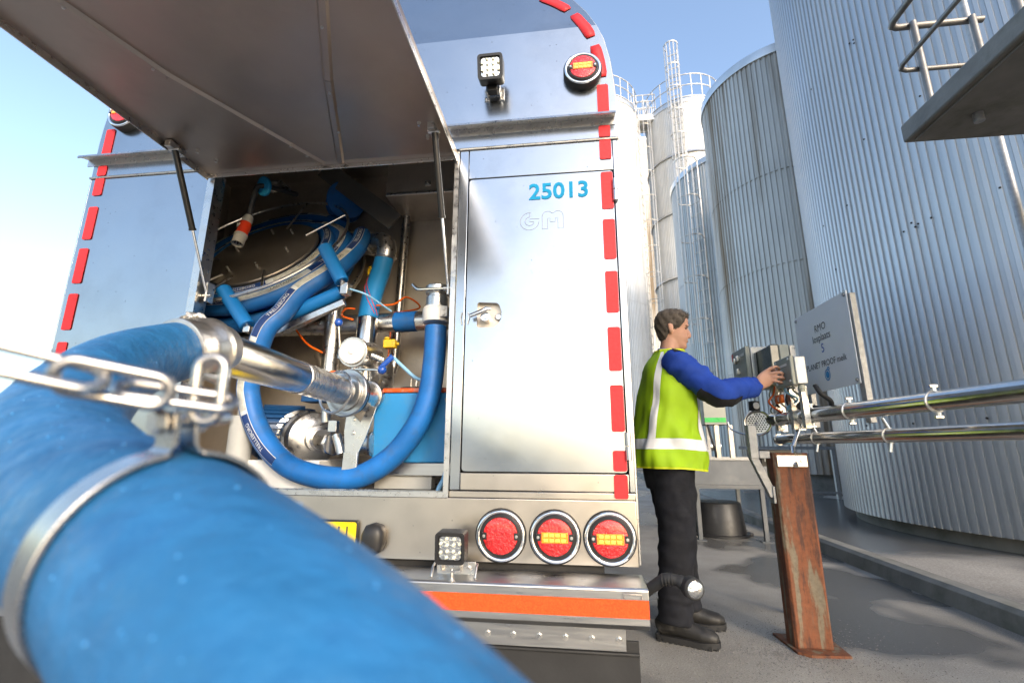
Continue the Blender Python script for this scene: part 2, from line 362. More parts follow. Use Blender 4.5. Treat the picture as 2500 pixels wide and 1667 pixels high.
# tail lamps
def tail_lamp(x, z, r, amb=True, y=YR, proud=0.0):
    c = V((x, y, z)); ax = (0, -1, 0)
    base = MB().lathe([(r*1.0, 0), (r*1.0, .006+proud), (r*.97, .011+proud), (r*.93, .011+proud), (r*.93, 0)], c, ax, 40).build('tail_lamp', rubber, T)
    MB().ring(c+V((0, -.009-proud, 0)), ax, r*.875, r*.085, 48, 12).build('chrome_ring', chrome, base)
    MB().lathe([(r*.80, 0), (r*.80, .012+proud), (r*.72, .018+proud), (r*.68, .018+proud), (r*.68, 0)], c, ax, 40).build('bezel', black, base)
    MB().lathe([(r*.685, .0), (r*.685, .016+proud), (r*.66, .021+proud), (r*.5, .024+proud), (r*.25, .0255+proud), (0, .026+proud)], c, ax, 40).build('lens', red_lens, base)
    w_, h_ = r*.50, r*.19; yy = y-.0275-proud
    q = MB().box((x-w_, yy, z-h_), (x+w_, yy+.02, z+h_)); q.build('amber_band' if amb else 'lens_band', amber if amb else red_lens, base, bevel=.001)
    q = MB()
    for i in range(4):
        for j in (-1, 1): q.box((x-w_*.84+i*w_*.44, yy-.0012, z+j*h_*.48-h_*.3), (x-w_*.84+i*w_*.44+w_*.34, yy+.004, z+j*h_*.48+h_*.3))
    q.each('led_row', amber_led if amb else red_lens, base, bevel=.001)
    q = MB()
    for e in (-1, 1): q.box((x+e*r*.62-r*.09, yy+.003, z-r*.13), (x+e*r*.62+r*.09, yy+.02, z+r*.13))
    q.each('screw_lug', black, base, bevel=.001)
    q = MB()
    for e in (-1, 1): q.bolt((x+e*r*.63, yy+.003, z), ax, r*.045, .004)
    q.each('screw', inox_r, base)
for x in (-.259, -.068, .121): tail_lamp(x, .683, .0915, x > -.2)
tail_lamp(.084, 2.583, .083, proud=.026); tail_lamp(2*XC-.084, 2.583, .083, proud=.026)
# work lamps
def work_lamp(c, s, tilt, bracket):
    Mx = Matrix.Translation(c) @ Matrix.Rotation(R(tilt), 4, 'X')
    h = s/2; b = MB().prism(rrect(-h, -h, h, h, s*.13, 4), 'y', 0, .052).xf(Mx).build('work_lamp', black, T, bevel=.004)
    k_ = 4*5; o_ = rrect(-h, -h, h, h, s*.13, 4); i_ = rrect(-h*.8, -h*.8, h*.8, h*.8, s*.07, 4)
    q = MB(); nn = len(o_)
    q.add([(x, -.008, z) for x, z in o_]+[(x, -.008, z) for x, z in i_]+[(x, .002, z) for x, z in o_]+[(x, .004, z) for x, z in i_],
        [(a, (a+1) % nn, nn+(a+1) % nn, nn+a) for a in range(nn)]+[(a, (a+1) % nn, 2*nn+(a+1) % nn, 2*nn+a) for a in range(nn)]+[(nn+a, nn+(a+1) % nn, 3*nn+(a+1) % nn, 3*nn+a) for a in range(nn)])
    q.xf(Mx).build('bezel', black, b)
    MB().prism(rrect(-h*.72, -h*.72, h*.72, h*.72, s*.1, 3), 'y', -.001, .001).xf(Mx).build('reflector', reflector, b)
    q = MB()
    for i, (lx, lz) in enumerate([(a*.22, e*.5) for a in (-1, 1) for e in (-1, 1)]+[(a*.56, e*.24) for a in (-1, 1) for e in (-1, 1)]+[(a*.19, e*.17) for a in (-1, 1) for e in (-1, 1)]):
        q.lathe([(s*.062, 0), (s*.058, .004), (s*.035, .008), (0, .009)], (lx*h*1.15, -.001, lz*h*1.15), (0, -1, 0), 12)
    q.xf(Mx).each('led', led, b)
    q = MB()
    for i in range(7): q.box((-h*.8, .054, -h*.75+i*h*.23), (h*.8, .07, -h*.75+i*h*.23+h*.1))
    struct(q.xf(Mx).build('cooling_fin', black, b), 'stuff')
    bracket(b)
def br_up(b):
    q = MB().box((-.328, 1.672, 2.485), (-.284, 1.705, 2.53)); q.build('bracket_arm', black, b, bevel=.004)
    q = MB().box((-.336, 1.69, 2.492), (-.33, YR, 2.54)).box((-.282, 1.69, 2.492), (-.276, YR, 2.54)).box((-.336, 1.69, 2.515), (-.276, 1.737, 2.52))
    for s_ in (-1, 1): q.box((-.306+s_*.033-.012, YR-.005, 2.487), (-.306+s_*.033+.012, YR-.001, 2.55))
    q.build('bracket', inox_r, b, bevel=.001)
    q = MB()
    for x in (-.344, -.268):
        for z in (2.5, 2.536): q.bolt((x, YR-.005, z), (0, -1, 0), .005, .006)
    q.each('bolt', inox_r, b)
work_lamp(V((-.306, 1.622, 2.556)), .108, 14, br_up)
def br_low(b):
    q = MB().box((-.432, 1.585, .595), (-.428, 1.625, .63)).box((-.372, 1.585, .595), (-.368, 1.625, .63)).box((-.432, 1.585, .592), (-.368, 1.625, .597)).cyl((-.4, 1.605, .55), (-.4, 1.605, .6), .005, n=8).bolt((-.4, 1.605, .562), (0, 0, 1), .009, .01)
    q.build('bracket', inox_r, b, bevel=.001)
    q = MB().box((-.47, 1.672, .562), (-.335, 1.68, .606)).loft([(-.477, 1.675, .6), (-.478, 1.655, .594), (-.478, 1.635, .565)], (.0045), 8).loft([(-.33, 1.675, .6), (-.329, 1.655, .594), (-.329, 1.635, .565)], .0045, 8)
    q.build('mount', inox_r, b, bevel=.001)
    q = MB().bolt((-.445, 1.672, .584), (0, -1, 0), .01, .01).bolt((-.36, 1.672, .584), (0, -1, 0), .01, .01); q.each('bolt', inox_r, b)
work_lamp(V((-.4, 1.572, .668)), .098, 4, br_low)
# number plate and its lamp
pf = MB().prism(rrect(-1.32, .612, -.788, .722, .01, 3), 'y', YR-.016, YR-.001).build('number_plate', black, T, bevel=.002)
MB().prism(rrect(-1.314, .618, -.794, .716, .008, 3), 'y', YR-.0175, YR-.015).build('plate_face', plate_y, pf)
text_part('H', .105, (-.868, YR-.0185, .63), (1, 0, 0), (0, 0, 1), txt_dark, pf, 'plate_letter', sx=.62)
q = MB(); oc = [(-.757, .607), (-.72, .604), (-.69, .622), (-.682, .64), (-.682, .688), (-.695, .708), (-.725, .716), (-.752, .708), (-.766, .68), (-.768, .64)]
nn = len(oc); cc = (-.728, .66)
for y_, sc in ((YR-.001, 1), (YR-.028, 1), (YR-.04, .9), (YR-.05, .68), (YR-.053, .3)): q.v += [V((cc[0]+(x-cc[0])*sc, y_, cc[1]+(z-cc[1])*sc)) for x, z in oc]
q.f = [(i*nn+a, i*nn+(a+1) % nn, (i+1)*nn+(a+1) % nn, (i+1)*nn+a) for i in range(4) for a in range(nn)]+[[4*nn+a for a in range(nn)]]
q.build('plate_lamp', black, T, sm=60)
# bumper
bx0, bx1 = 2*XC-.222, .222
bp = MB().prism([(1.6, .459), (1.6, .557), (1.606, .563), (1.735, .572), (1.735, .44), (1.625, .44)], 'x', bx0, bx1).build('bumper', alu, T, bevel=.002)
MB().box((bx0+.001, 1.5975, .4795), (bx1-.001, 1.5995, .531)).build('reflective_band', orange_tape, bp)
q = MB().loft([(.145, 1.599, .535), (.145, 1.592, .537), (.145, 1.592, .549), (.2, 1.592, .549), (.2, 1.592, .537), (.2, 1.599, .535)], .0018, 6); q.build('wire_clip', inox_r, bp)
am = MB().loft(spline([(.215, 1.66, .535), (.245, 1.635, .565), (.275, 1.61, .592), (.305, 1.60, .592), (.33, 1.59, .584)], 5), [.017]*8+[.0165]*9+[.02]*4, 14).build('marker_arm', rubber, T)
q = MB()
for i in range(4): q.ring((.268+i*.009, 1.612-i*.003, .588+i*.0014), (1, -.3, .1), .017, .0025, 16, 6)
q.each('arm_ridge', rubber, am)
q = MB().lathe([(.026, -.024), (.031, -.012), (.031, .018), (.027, .022), (0, .022)], (.345, 1.578, .578), (.25, -1, 0), 24); q.build('marker_housing', rubber, am)
MB().lathe([(.024, .018), (.024, .024), (.018, .028), (0, .03)], (.345, 1.578, .578), (.25, -1, 0), 24).build('marker_lens', reflector, am)
# skirt plate, mud flap, chassis, wheels
sk = MB().box((2*XC-.16, 1.715, .345), (.158, 1.722, .435)).build('skirt_plate', alu, T, bevel=.001)
q = MB()
for i in range(20): q.bolt((.135-i*.0865, 1.715, .378), (0, -1, 0), .0085, .007)
q.each('bolt', inox_r, sk)
for s_ in (1, -1):
    a, b = sorted(((.2 if s_ > 0 else 2*XC-.2), (-.62 if s_ > 0 else 2*XC+.62)))
    q = MB().box((a, 1.727, .04), (b, 1.739, .372)); q.loft([(a, 1.722, .335), (b, 1.722, .335)], .006, 6); q.build('mud_flap', rubber, T, bevel=.002)
MB().box((-2.05, 1.78, .40), (-.02, 8.8, .60)).box((-1.55, 1.75, .36), (-.52, 2.2, .5)).build('chassis', under, T)
MB().box((-.9, 1.76, .47), (.1, 1.8, .592)).build('cross_member', under, T)
for yy in (3.1, 4.45, 8.2):
    for xx in (-.12, 2*XC+.12):
        d = .30; x0 = xx-d/2 if xx > XC else xx-d/2
        wv = MB().lathe([(.28, 0), (.46, .0), (.5, .03), (.5, d-.03), (.46, d), (.28, d)], (x0, yy, .5), (1, 0, 0), 40).build('wheel', rubber, T)
        MB().lathe([(.28, .02), (.27, .06), (.12, .1), (.1, .05), (0, .05)], (x0, yy, .5), (1, 0, 0), 28).lathe([(.28, d-.02), (.27, d-.06), (.12, d-.1), (.1, d-.05), (0, d-.05)], (x0, yy, .5), (1, 0, 0), 28).build('rim', alu, wv)
for yy in (2.62, 3.6, 4.95):
    pass
# ------------------------------------------------------------------ open bay
BX0, BX1, BY, BZ0, BZ1 = -2.2, -.40, 2.5, .80, 2.66
q = MB().box((BX0, BY, BZ0), (BX1, BY+.02, BZ1)); q.build('bay_back_wall', steel_in, T)
MB().box((BX0-.02, YR+.032, BZ0), (BX0, BY, BZ1)).build('bay_side_wall', steel_in, T)
MB().box((BX1, YR+.055, BZ0), (BX1+.02, BY, BZ1)).build('bay_side_wall', steel_in, T)
MB().box((BX0, YR+.02, BZ0-.025), (BX1, BY, BZ0-.004)).build('bay_floor', steel_in, T)
MB().box((BX0, YR+.03, BZ1), (BX1, BY, BZ1+.02)).build('bay_roof', steel_in, T)
MB().box((-.99, 2.2, 2.335), (-.402, 2.498, 2.655)).build('overhead_box', steel_in, T, bevel=.004)
MB().box((-.985, 2.193, 2.337), (-.404, 2.199, 2.352)).build('box_lip', inox_r, T, bevel=.001)
MB().box((-.765, 2.192, 2.385), (-.735, 2.2, 2.412)).lathe([(.007, 0), (.007, .008), (0, .009)], (-.75, 2.192, 2.398), (0, -1, 0), 12).build('box_latch', inox_r, T)
M_ = Matrix.Translation((-1.2, 2.3, 2.42)) @ Matrix.Rotation(R(39), 4, 'Y')
MB().box((-.3, -.004, -.055), (.3, .004, .055), M_).box((-.3, 0, .05), (.3, .05, .055), M_).build('brace', brace_steel, T)
# jambs and sill of the opening
MB().prism([(-1.655, 1.736), (-1.619, 1.736), (-1.619, 1.80), (-1.624, 1.80), (-1.624, 1.742), (-1.65, 1.742), (-1.65, 1.775), (-1.655, 1.775)], 'z', .815, 2.235).build('jamb', inox_r, T)
MB().prism([(-.4555, 1.734), (-.476, 1.734), (-.476, 1.80), (-.471, 1.80), (-.471, 1.7395), (-.4555, 1.7395)], 'z', .815, 2.235).build('jamb', inox_r, T)
MB().prism([(1.735, .807), (1.735, .826), (1.748, .826), (1.748, .813), (1.79, .813), (1.79, .826), (1.80, .826), (1.80, .807)], 'x', -1.655, -.456).build('bay_sill', inox_r, T)
MB().loft([(-1.14, 1.728, .80), (-1.145, 1.722, .797), (-1.14, 1.722, .788), (-1.095, 1.722, .788), (-1.09, 1.722, .797), (-1.095, 1.728, .80)], .003, 6).build('sill_catch', black, T)
MB().loft([(-1.66, 1.737, 2.238), (-.455, 1.737, 2.238)], .007, 8).build('hatch_hinge', inox_r, T)
# hatch lid held out level
hx0, hx1, hy0, hy1, hz = -1.65, -.463, .36, 1.73, 2.214
H = MB().box((hx0, hy0, hz), (hx1, hy1, hz+.02)).build('hatch', steel_h, T, bevel=.002)
q = MB().box((hx0, hy0, hz-.026), (hx0+.005, hy1-.002, hz)).box((hx1-.005, hy0, hz-.026), (hx1, hy1-.002, hz)).box((hx0+.005, hy1-.009, hz-.018), (hx1-.005, hy1-.002, hz)).box((hx0+.005, hy0, hz-.026), (hx1-.005, hy0+.005, hz)); q.build('rim_lip', inox_r, H, bevel=.001)
def rib(a, b, w_=.034, h_=.012):
    a, b = V((a[0], a[1], hz)), V((b[0], b[1], hz)); d = (b-a).normalized(); s_ = V((d.y, -d.x, 0)); q = MB(); q.v = []
    for p in (a, b):
        for e, dz in ((-1, 0), (-.55, -h_), (.55, -h_), (1, 0)): q.v.append(p+s_*w_/2*e+V((0, 0, dz-.0005)))
    q.f = [(0, 1, 5, 4), (1, 2, 6, 5), (2, 3, 7, 6), (0, 3, 2, 1), (4, 5, 6, 7)]; return q.build('stiffener', steel_h, H, sm=20)
rib((-1.07, 1.7), (-1.335, 1.17)); rib((-1.336, 1.168), (-1.56, .4)); rib((-.985, 1.7), (-.8, 1.25)); rib((-.799, 1.248), (-.47, .56))
q = MB()
for x, y in ((-1.55, 1.55), (-1.52, 1.62), (-1.13, 1.56), (-1.1, 1.63), (-.56, 1.5), (-.55, 1.58)): q.bolt((x, y, hz), (0, 0, -1), .006, .016)
for x, y in ((-1.42, .9), (-1.36, 1.13), (-1.18, 1.45), (-.83, 1.3), (-.9, 1.5), (-.72, 1.05)): q.bolt((x+.01, y, hz-.012), (0, 0, -1), .004, .005)
q.each('bolt', inox_r, H)
for sx, (ax, ay, az), (bx, by, bz) in ((1, (-.505, 1.53, 2.185), (-.496, 1.775, 1.63)), (-1, (-1.605, 1.50, 2.18), (-1.598, 1.775, 1.64))):
    a, b = V((ax, ay, az)), V((bx, by, bz)); md_ = a.lerp(b, .52)
    st = MB().cyl(a, md_, .0125, n=16).cyl(md_, md_.lerp(b, .03), .0145, n=16).build('gas_strut', black, T)
    MB().cyl(md_, b, .0055, n=12).build('piston_rod', chrome, st)
    MB().box((ax-.022, ay-.03, az+.002), (ax+.004, ay+.05, az+.03)).bolt((ax-.02, ay, az+.012), (-1, 0, 0), .008, .01).cyl((ax-.026, ay, az+.004), (ax+.02, ay, az+.004), .007, n=10).build('end_bracket', inox_r, st, bevel=.001)
    MB().box((bx-.002-sx*.0, by-.012, bz-.03), (bx+.006, by+.03, bz+.06)).cyl((bx-.02, by, bz), (bx+.02, by, bz), .008, n=10).build('foot_bracket', inox_r, st, bevel=.001)
# ------------------------------------------------------------------ hose reel
RC = V((-1.648, 2.12, 2.043)); RN = V((-.058, -.821, .568)).normalized(); RE1 = V((.771, .325, .548)).normalized(); RE2 = RN.cross(RE1)
def rp(r, a, h=0): return RC+RE1*(r*math.cos(R(a)))+RE2*(r*math.sin(R(a)))+RN*h
reel = MB().lathe([(0, -.06), (.30, -.06), (.302, -.055), (.302, -.045), (.298, -.04), (0, -.04)], RC, RN, 64).build('reel_plate', reel_steel, T)
q = MB()
for a in (20, 60, 130, 200, 250, 310): q.cyl(rp(.17 if a % 20 else .2, a, -.04), rp(.17 if a % 20 else .2, a, -.01), .006, n=8)
q.each('stud', inox_r, reel)
q = MB().ring(RC, RN, .487, .008, 72, 8); q.ring(RC-RN*.24, RN, .487, .008, 72, 8); q.each('guard_ring', inox_r, reel)
q = MB()
for a in (42, -8, -100, -140, 150, 200): q.cyl(rp(.24, a, -.035), rp(.487, a, 0), .006, n=8)
q.each('guard_spoke', inox_r, reel)
MB().lathe([(.23, -.28), (.23, -.06)], RC, RN, 40).lathe([(0, -.285), (.47, -.285), (.47, -.275), (0, -.275)], RC, RN, 64).build('reel_drum', steel_in, reel)
MB().cyl(RC-RN*.40, RC-RN*.28, .05, n=20).cyl(RC-RN*.38+V((0, 0, .0)), V((-1.7, 2.49, 1.75)), .03, n=12).build('reel_mount', steel_in, reel)
# coiled hose: two layers, then the tail sweeping down and round to the coupling
def tape_on(path, r, ang, half, mt, name, parent, s0, s1, up, lift=.0008, nseg=None):
    """strip lying on a hose: frames from the same transport as MB.loft"""
    P = [V(p) for p in path]; Ls = [0]
    for a, b in zip(P, P[1:]): Ls.append(Ls[-1]+(b-a).length)
    fr = frames(P, up); q = MB(); rows_ = 0
    ks = [i for i in range(len(P)) if s0 <= Ls[i] <= s1]
    if len(ks) < 2: return None
    for i in ks:
        t, u, v_ = fr[i]
        for j in range(5):
            a = ang+half*(j/2-1); q.v.append(P[i]+(u*math.cos(a)+v_*math.sin(a))*(r+lift))
    q.f = [(5*i+j, 5*i+j+1, 5*i+j+6, 5*i+j+5) for i in range(len(ks)-1) for j in range(4)]
    return q.build(name, mt, parent)
def frames(P, up):
    m = len(P); T_ = [(P[min(i+1, m-1)]-P[max(i-1, 0)]).normalized() for i in range(m)]
    u = (V(up)-T_[0]*V(up).dot(T_[0])).normalized(); out = []
    for i in range(m):
        if i: u = (u-T_[i]*u.dot(T_[i])).normalized()
        out.append((T_[i], u, T_[i].cross(u)))
    return out
def print_on(path, r, ang, s, size, s0, mt, name, parent, up, lift=.0018, flip=False, squeeze=1.0):
    P = [V(p) for p in path]; Ls = [0]
    for a, b in zip(P, P[1:]): Ls.append(Ls[-1]+(b-a).length)
    fr = frames(P, up); vs_, fs_ = text2d(s, size, sx=squeeze); q = MB(); wmax = max(x for x, y in vs_)
    for x, y in vs_:
        d = s0+(wmax-x if flip else x); yy = (y-size*.35)*(1 if flip else -1)
        i = 0
        while i < len(Ls)-2 and Ls[i+1] < d: i += 1
        t = (d-Ls[i])/max(1e-6, Ls[i+1]-Ls[i]); p = P[i].lerp(P[i+1], t); u = fr[i][1].lerp(fr[i+1][1], t); v_ = fr[i][2].lerp(fr[i+1][2], t)
        a = ang+yy/r; q.v.append(p+(u*math.cos(a)+v_*math.sin(a))*(r+lift))
    q.f = fs_; return q.build(name, mt, parent, sm=0)
hose = thing('delivery_hose', 'blue milk hose with printed white stripe coiled on the reel and looping down', 'hose', (-1.0, 1.9, .81))
HR = .043
coil = []
def turn(r, h0, h1, a0, a1, r2=None, n=60):
    return [rp(r+((r2 or r)-r)*k/n, a0+(a1-a0)*k/n, h0+(h1-h0)*k/n) for k in range(n+1)]
c1 = turn(.345, -.085, -.085, 20, -340); c2 = turn(.345, -.085, -.085, -340, -380, .432, 12)[1:]; c3 = turn(.432, -.085, -.085, -380, -720)[1:]
top = c1+c2+c3
hb = MB().loft(top, HR, 14, up=RN).build('upper_coil', hose_blue, hose)
a_s = .62
tl = sum((V(b)-V(a)).length for a, b in zip(top, top[1:]))
def stripe(path, r, ang, half, parent, up, s0, s1, pat=.62):
    tape_on(path, r, ang, half*1.16, line_white, 'stripe_edge', parent, s0, s1, up, .0005)
    s = s0; k = 0
    while s < s1:
        e = min(s1, s+pat*(.55 if k % 2 else .45)); tape_on(path, r, ang, half, stripe_white if k % 2 else stripe_navy, 'stripe', parent, s, e, up, .0010)
        if e-s > .22:
            if k % 2: print_on(path, r, ang, 'LACTADIAL', .024, s+.05, txt_dark, 'lettering', parent, up, flip=FLIP)
            else: print_on(path, r, ang, 'TRELLEBORG', .024, s+.05, line_white, 'lettering', parent, up, flip=FLIP)
        s = e; k += 1
FLIP = True
stripe(top, HR, -.2, .36, hb, RN, .1, tl-.1)
low = turn(.40, -.19, -.19, 60, -230, .455, 60)
tailp = spline([rp(.462, 60, -.185), rp(.468, 25, -.185), rp(.472, -8, -.17), V((-1.147, 2.28, 2.15)), V((-1.127, 2.2, 2.04)), V((-1.132, 2.1, 1.925)), V((-1.176, 2.02, 1.818)), V((-1.272, 1.95, 1.7)), V((-1.315, 1.9, 1.585)), V((-1.363, 1.87, 1.505)), V((-1.401, 1.88, 1.385)), V((-1.426, 1.89, 1.273)), V((-1.424, 1.9, 1.2)), V((-1.374, 1.905, 1.075)), V((-1.279, 1.905, .962)), V((-1.16, 1.905, .889)), V((-.995, 1.905, .8585)), V((-.865, 1.905, .873)), V((-.74, 1.905, .952)), V((-.644, 1.9, 1.074)), V((-.597, 1.9, 1.2)), V((-.581, 1.9, 1.35)), V((-.579, 1.9, 1.5))], 8)
tb = MB().loft(tailp, .0475, 18, up=RN).build('hanging_loop', hose_blue, hose)
q = MB().loft(low, HR, 12, up=RN); q.loft(turn(.38, -.20, -.20, -230, -520, .38, 50), HR, 12, up=RN); q.build('lower_coil', hose_blue, hose)
STR_A = -.62
tl2 = sum((b-a).length for a, b in zip(tailp, tailp[1:]))
stripe(tailp, .0475, STR_A, .34, tb, RN, .05, tl2*.66)
# cam coupling at the end of the loop
cp = MB().lathe([(.052, -.03), (.06, -.028), (.062, .03), (.056, .036), (.056, .04), (.05, .04)], (-.579, 1.9, 1.545), (0, 0, 1), 28).build('coupling', white_p, hose)
q = MB().box((-.545, 1.84, 1.53), (-.515, 1.86, 1.575)).bolt((-.53, 1.84, 1.54), (0, -1, 0), .007, .006).bolt((-.53, 1.84, 1.563), (0, -1, 0), .007, .006); q.build('clamp_lug', white_p, cp, bevel=.003)
q = MB().lathe([(.048, .04), (.048, .085), (.044, .088), (.044, .1), (.05, .102), (.052, .108), (.052, .135), (.047, .14), (.03, .14)], (-.579, 1.9, 1.545), (0, 0, 1), 28); q.build('cam_fitting', inox_r, cp)
q = MB().loft(spline([(-.68, 1.86, 1.685), (-.655, 1.85, 1.66), (-.62, 1.845, 1.655), (-.535, 1.845, 1.655)], 5), .0075, 10); q.build('cam_lever', inox, cp)
# rollers that guide the hose
ro = MB().box((-1.53, 1.965, 1.50), (-1.05, 1.99, 1.53), Matrix.Translation((-1.28, 1.98, 1.6)) @ Matrix.Rotation(R(-22.4), 4, 'Y') @ Matrix.Translation((1.28, -1.98, -1.552))).build('roller_frame', inox_r, T, bevel=.002)
def roller(a, b, r=.033):
    a, b = V(a), V(b); d = (b-a).normalized()
    o = MB().cyl(a, b, r, n=24).build('roller', roller_blue, ro, bevel=.004)
    MB().cyl(a-d*.015, a, .012, n=12).cyl(b, b+d*.015, .012, n=12).build('axle', inox_r, ro)
roller((-1.156, 1.93, 1.92), (-1.051, 1.93, 1.74)); roller((-1.602, 1.865, 1.703), (-1.453, 1.865, 1.522)); roller((-1.077, 1.985, 1.709), (-1.48, 1.985, 1.543))
MB().box((-1.055, 1.925, 1.68), (-1.02, 1.97, 1.735)).box((-1.462, 1.85, 1.488), (-1.43, 1.97, 1.518)).each('roller_bracket', inox_r, ro, bevel=.002)
MB().loft(spline([(-1.02, 1.95, 1.71), (-.95, 1.99, 1.69), (-.87, 2.1, 1.64)], 6), .005, 8).build('air_tube', lt_blue, T)
# ------------------------------------------------------------------ pipework
q = MB().cyl((-1.60, 2.24, 1.615), (-.61, 2.2, 1.615), .05, n=28); q.loft(spline([(-1.60, 2.24, 1.615), (-1.68, 2.26, 1.59), (-1.72, 2.28, 1.52), (-1.73, 2.3, 1.3)], 5), .05, 20); q.build('cross_pipe', inox_r, T)
MB().cyl((-.885, 2.209, 1.615), (-.77, 2.2035, 1.615), .0525, n=28).build('blue_sleeve', hose_blue, T)
q = MB().cyl((-.955, 2.44, 2.34), (-.972, 2.44, 1.5), .024, n=18); q.loft(spline([(-.972, 2.44, 1.5), (-.972, 2.435, 1.44), (-.985, 2.43, 1.39), (-1.03, 2.42, 1.36), (-1.1, 2.4, 1.355)], 5), .024, 14); q.ring((-.966, 2.44, 1.69), (0, 0, 1), .026, .003, 20, 6).ring((-.971, 2.44, 1.51), (0, 0, 1), .026, .003, 20, 6); q.build('riser_pipe', inox_r, T)
q = MB().loft(spline([(-.99, 2.245, 1.985), (-1.0, 2.23, 1.9), (-1.012, 2.2, 1.8), (-1.016, 2.17, 1.7), (-1.013, 2.15, 1.615)], 6), .05, 24); sl = q.build('blue_pipe_sleeve', hose_light, T)
pth = spline([(-.99, 2.245, 1.985), (-1.0, 2.23, 1.9), (-1.012, 2.2, 1.8), (-1.016, 2.17, 1.7), (-1.013, 2.15, 1.615)], 14)
for off in (0, .7):
    fr_ = frames(pth, (0, -1, 0)); q = MB(); st_ = []
    for i in range(18, 54):
        a = -1.5+off*.6+(54-i)/36*2.9; t_, u_, v_ = fr_[i]; st_.append(pth[i]+(u_*math.cos(a)+v_*math.sin(a))*.0505)
    q.loft(st_, .0018, 5).build('red_stripe', red_pl, sl)
MB().cyl((-1.013, 2.15, 1.618), (-1.008, 2.14, 1.47), .052, n=28).build('steel_pipe', inox, T)
q = MB().loft(spline([(-.988, 2.25, 1.985), (-.985, 2.255, 2.04), (-1.0, 2.27, 2.085), (-1.05, 2.3, 2.115), (-1.12, 2.34, 2.125), (-1.2, 2.38, 2.13)], 6), .053, 22); q.ring((-.988, 2.25, 1.995), (.1, -.2, 1), .056, .006, 28, 8).ring((-1.09, 2.325, 2.12), (1, -.55, -.1), .062, .007, 28, 8).ring((-1.12, 2.34, 2.125), (1, -.55, -.1), .062, .007, 28, 8); q.build('pipe_elbow', inox_r, T)
MB().cyl((-1.23, 2.2, 1.84), (-1.218, 2.2, 1.22), .042, n=24).ring((-1.23, 2.2, 1.83), (0, 0, 1), .044, .006, 28, 8).build('stand_pipe', inox_r, T)
q = MB().loft(spline([(-1.42, 2.42, 1.5), (-1.35, 2.42, 1.38), (-1.22, 2.42, 1.28), (-1.1, 2.42, 1.24)], 6), .026, 12); q.build('dark_conduit', steel_in, T)
# valves
vb = MB().cyl((-.975, 2.14, 1.43), (-.98, 1.985, 1.41), .062, n=32).cyl((-.98, 1.985, 1.41), (-.98, 1.95, 1.407), .07, n=32).cyl((-1.0, 2.14, 1.43), (-1.0, 2.14, 1.3), .05, n=24).build('valve_body', inox_r, T, bevel=.002)
MB().lathe([(.058, -.03), (.058, .004), (.055, .008), (0, .008)], (-.98, 1.945, 1.407), (.12, -1, .02), 40).lathe([(.013, .008), (.013, .013), (.01, .015), (0, .015)], (-.98, 1.945, 1.407), (.12, -1, .02), 20).build('actuator_cap', white_p, vb)
def ball(a, b): 
    MB().cyl(a, b, .006, n=10).build('lever_rod', inox, vb); MB().sphere(b, .019, 20, 12).build('lever_ball', deep_blue, vb)
ball((-1.042, 1.95, 1.42), (-1.046, 1.925, 1.54)); ball((-.935, 1.9, 1.318), (-.812, 1.9, 1.313))
MB().cyl((-1.045, 1.975, 1.38), (-1.045, 1.975, 1.43), .02, n=16).cyl((-1.0, 1.975, 1.31), (-.96, 1.975, 1.36), .012, n=10).cyl((-.91, 2.0, 1.4), (-.86, 2.02, 1.38), .016, n=12).build('valve_fitting', inox_r, vb)
q = MB().loft([(-.86, 1.98, 1.33), (-.80, 1.98, 1.39)], [(.012, .007), (.014, .008)], 12); q.build('blue_lever', deep_blue, T)
MB().loft(spline([(-.80, 1.985, 1.385), (-.75, 1.99, 1.34), (-.69, 2.0, 1.29), (-.63, 2.0, 1.28)], 6), .008, 10).build('milk_tube', lt_blue, T)
for c in ((-.865, 2.1, 1.475), (-1.07, 2.3, 1.93), (-.52, 2.1, 1.78)):
    q = MB().box((c[0]-.03, c[1]-.02, c[2]-.022), (c[0]+.03, c[1]+.02, c[2]+.02)).cyl((c[0]-.015, c[1]-.01, c[2]+.02), (c[0]-.015, c[1]-.01, c[2]+.032), .013, n=12).cyl((c[0]+.03, c[1], c[2]), (c[0]+.045, c[1], c[2]), .008, n=10); q.build('sensor', yellow, T, bevel=.005)
for P in ([(-1.06, 2.1, 1.66), (-1.1, 2.08, 1.655), (-1.115, 2.08, 1.62), (-1.06, 2.09, 1.6)], [(-.96, 2.12, 1.68), (-.9, 2.2, 1.71), (-.87, 2.3, 1.78), (-.83, 2.4, 1.75), (-.99, 2.42, 1.73)], [(-.99, 2.4, 1.7), (-.995, 2.4, 1.5), (-1.0, 2.4, 1.36)], [(-1.42, 2.15, 1.6), (-1.33, 2.15, 1.5), (-1.24, 2.15, 1.45)], [(-1.12, 1.95, 1.3), (-1.08, 1.95, 1.318), (-1.03, 1.96, 1.315)], [(-.52, 1.92, 1.24), (-.49, 1.9, 1.26), (-.48, 1.88, 1.29)]):
    MB().loft(spline(P, 6), .005, 8).build('air_line', orange_tube, T)
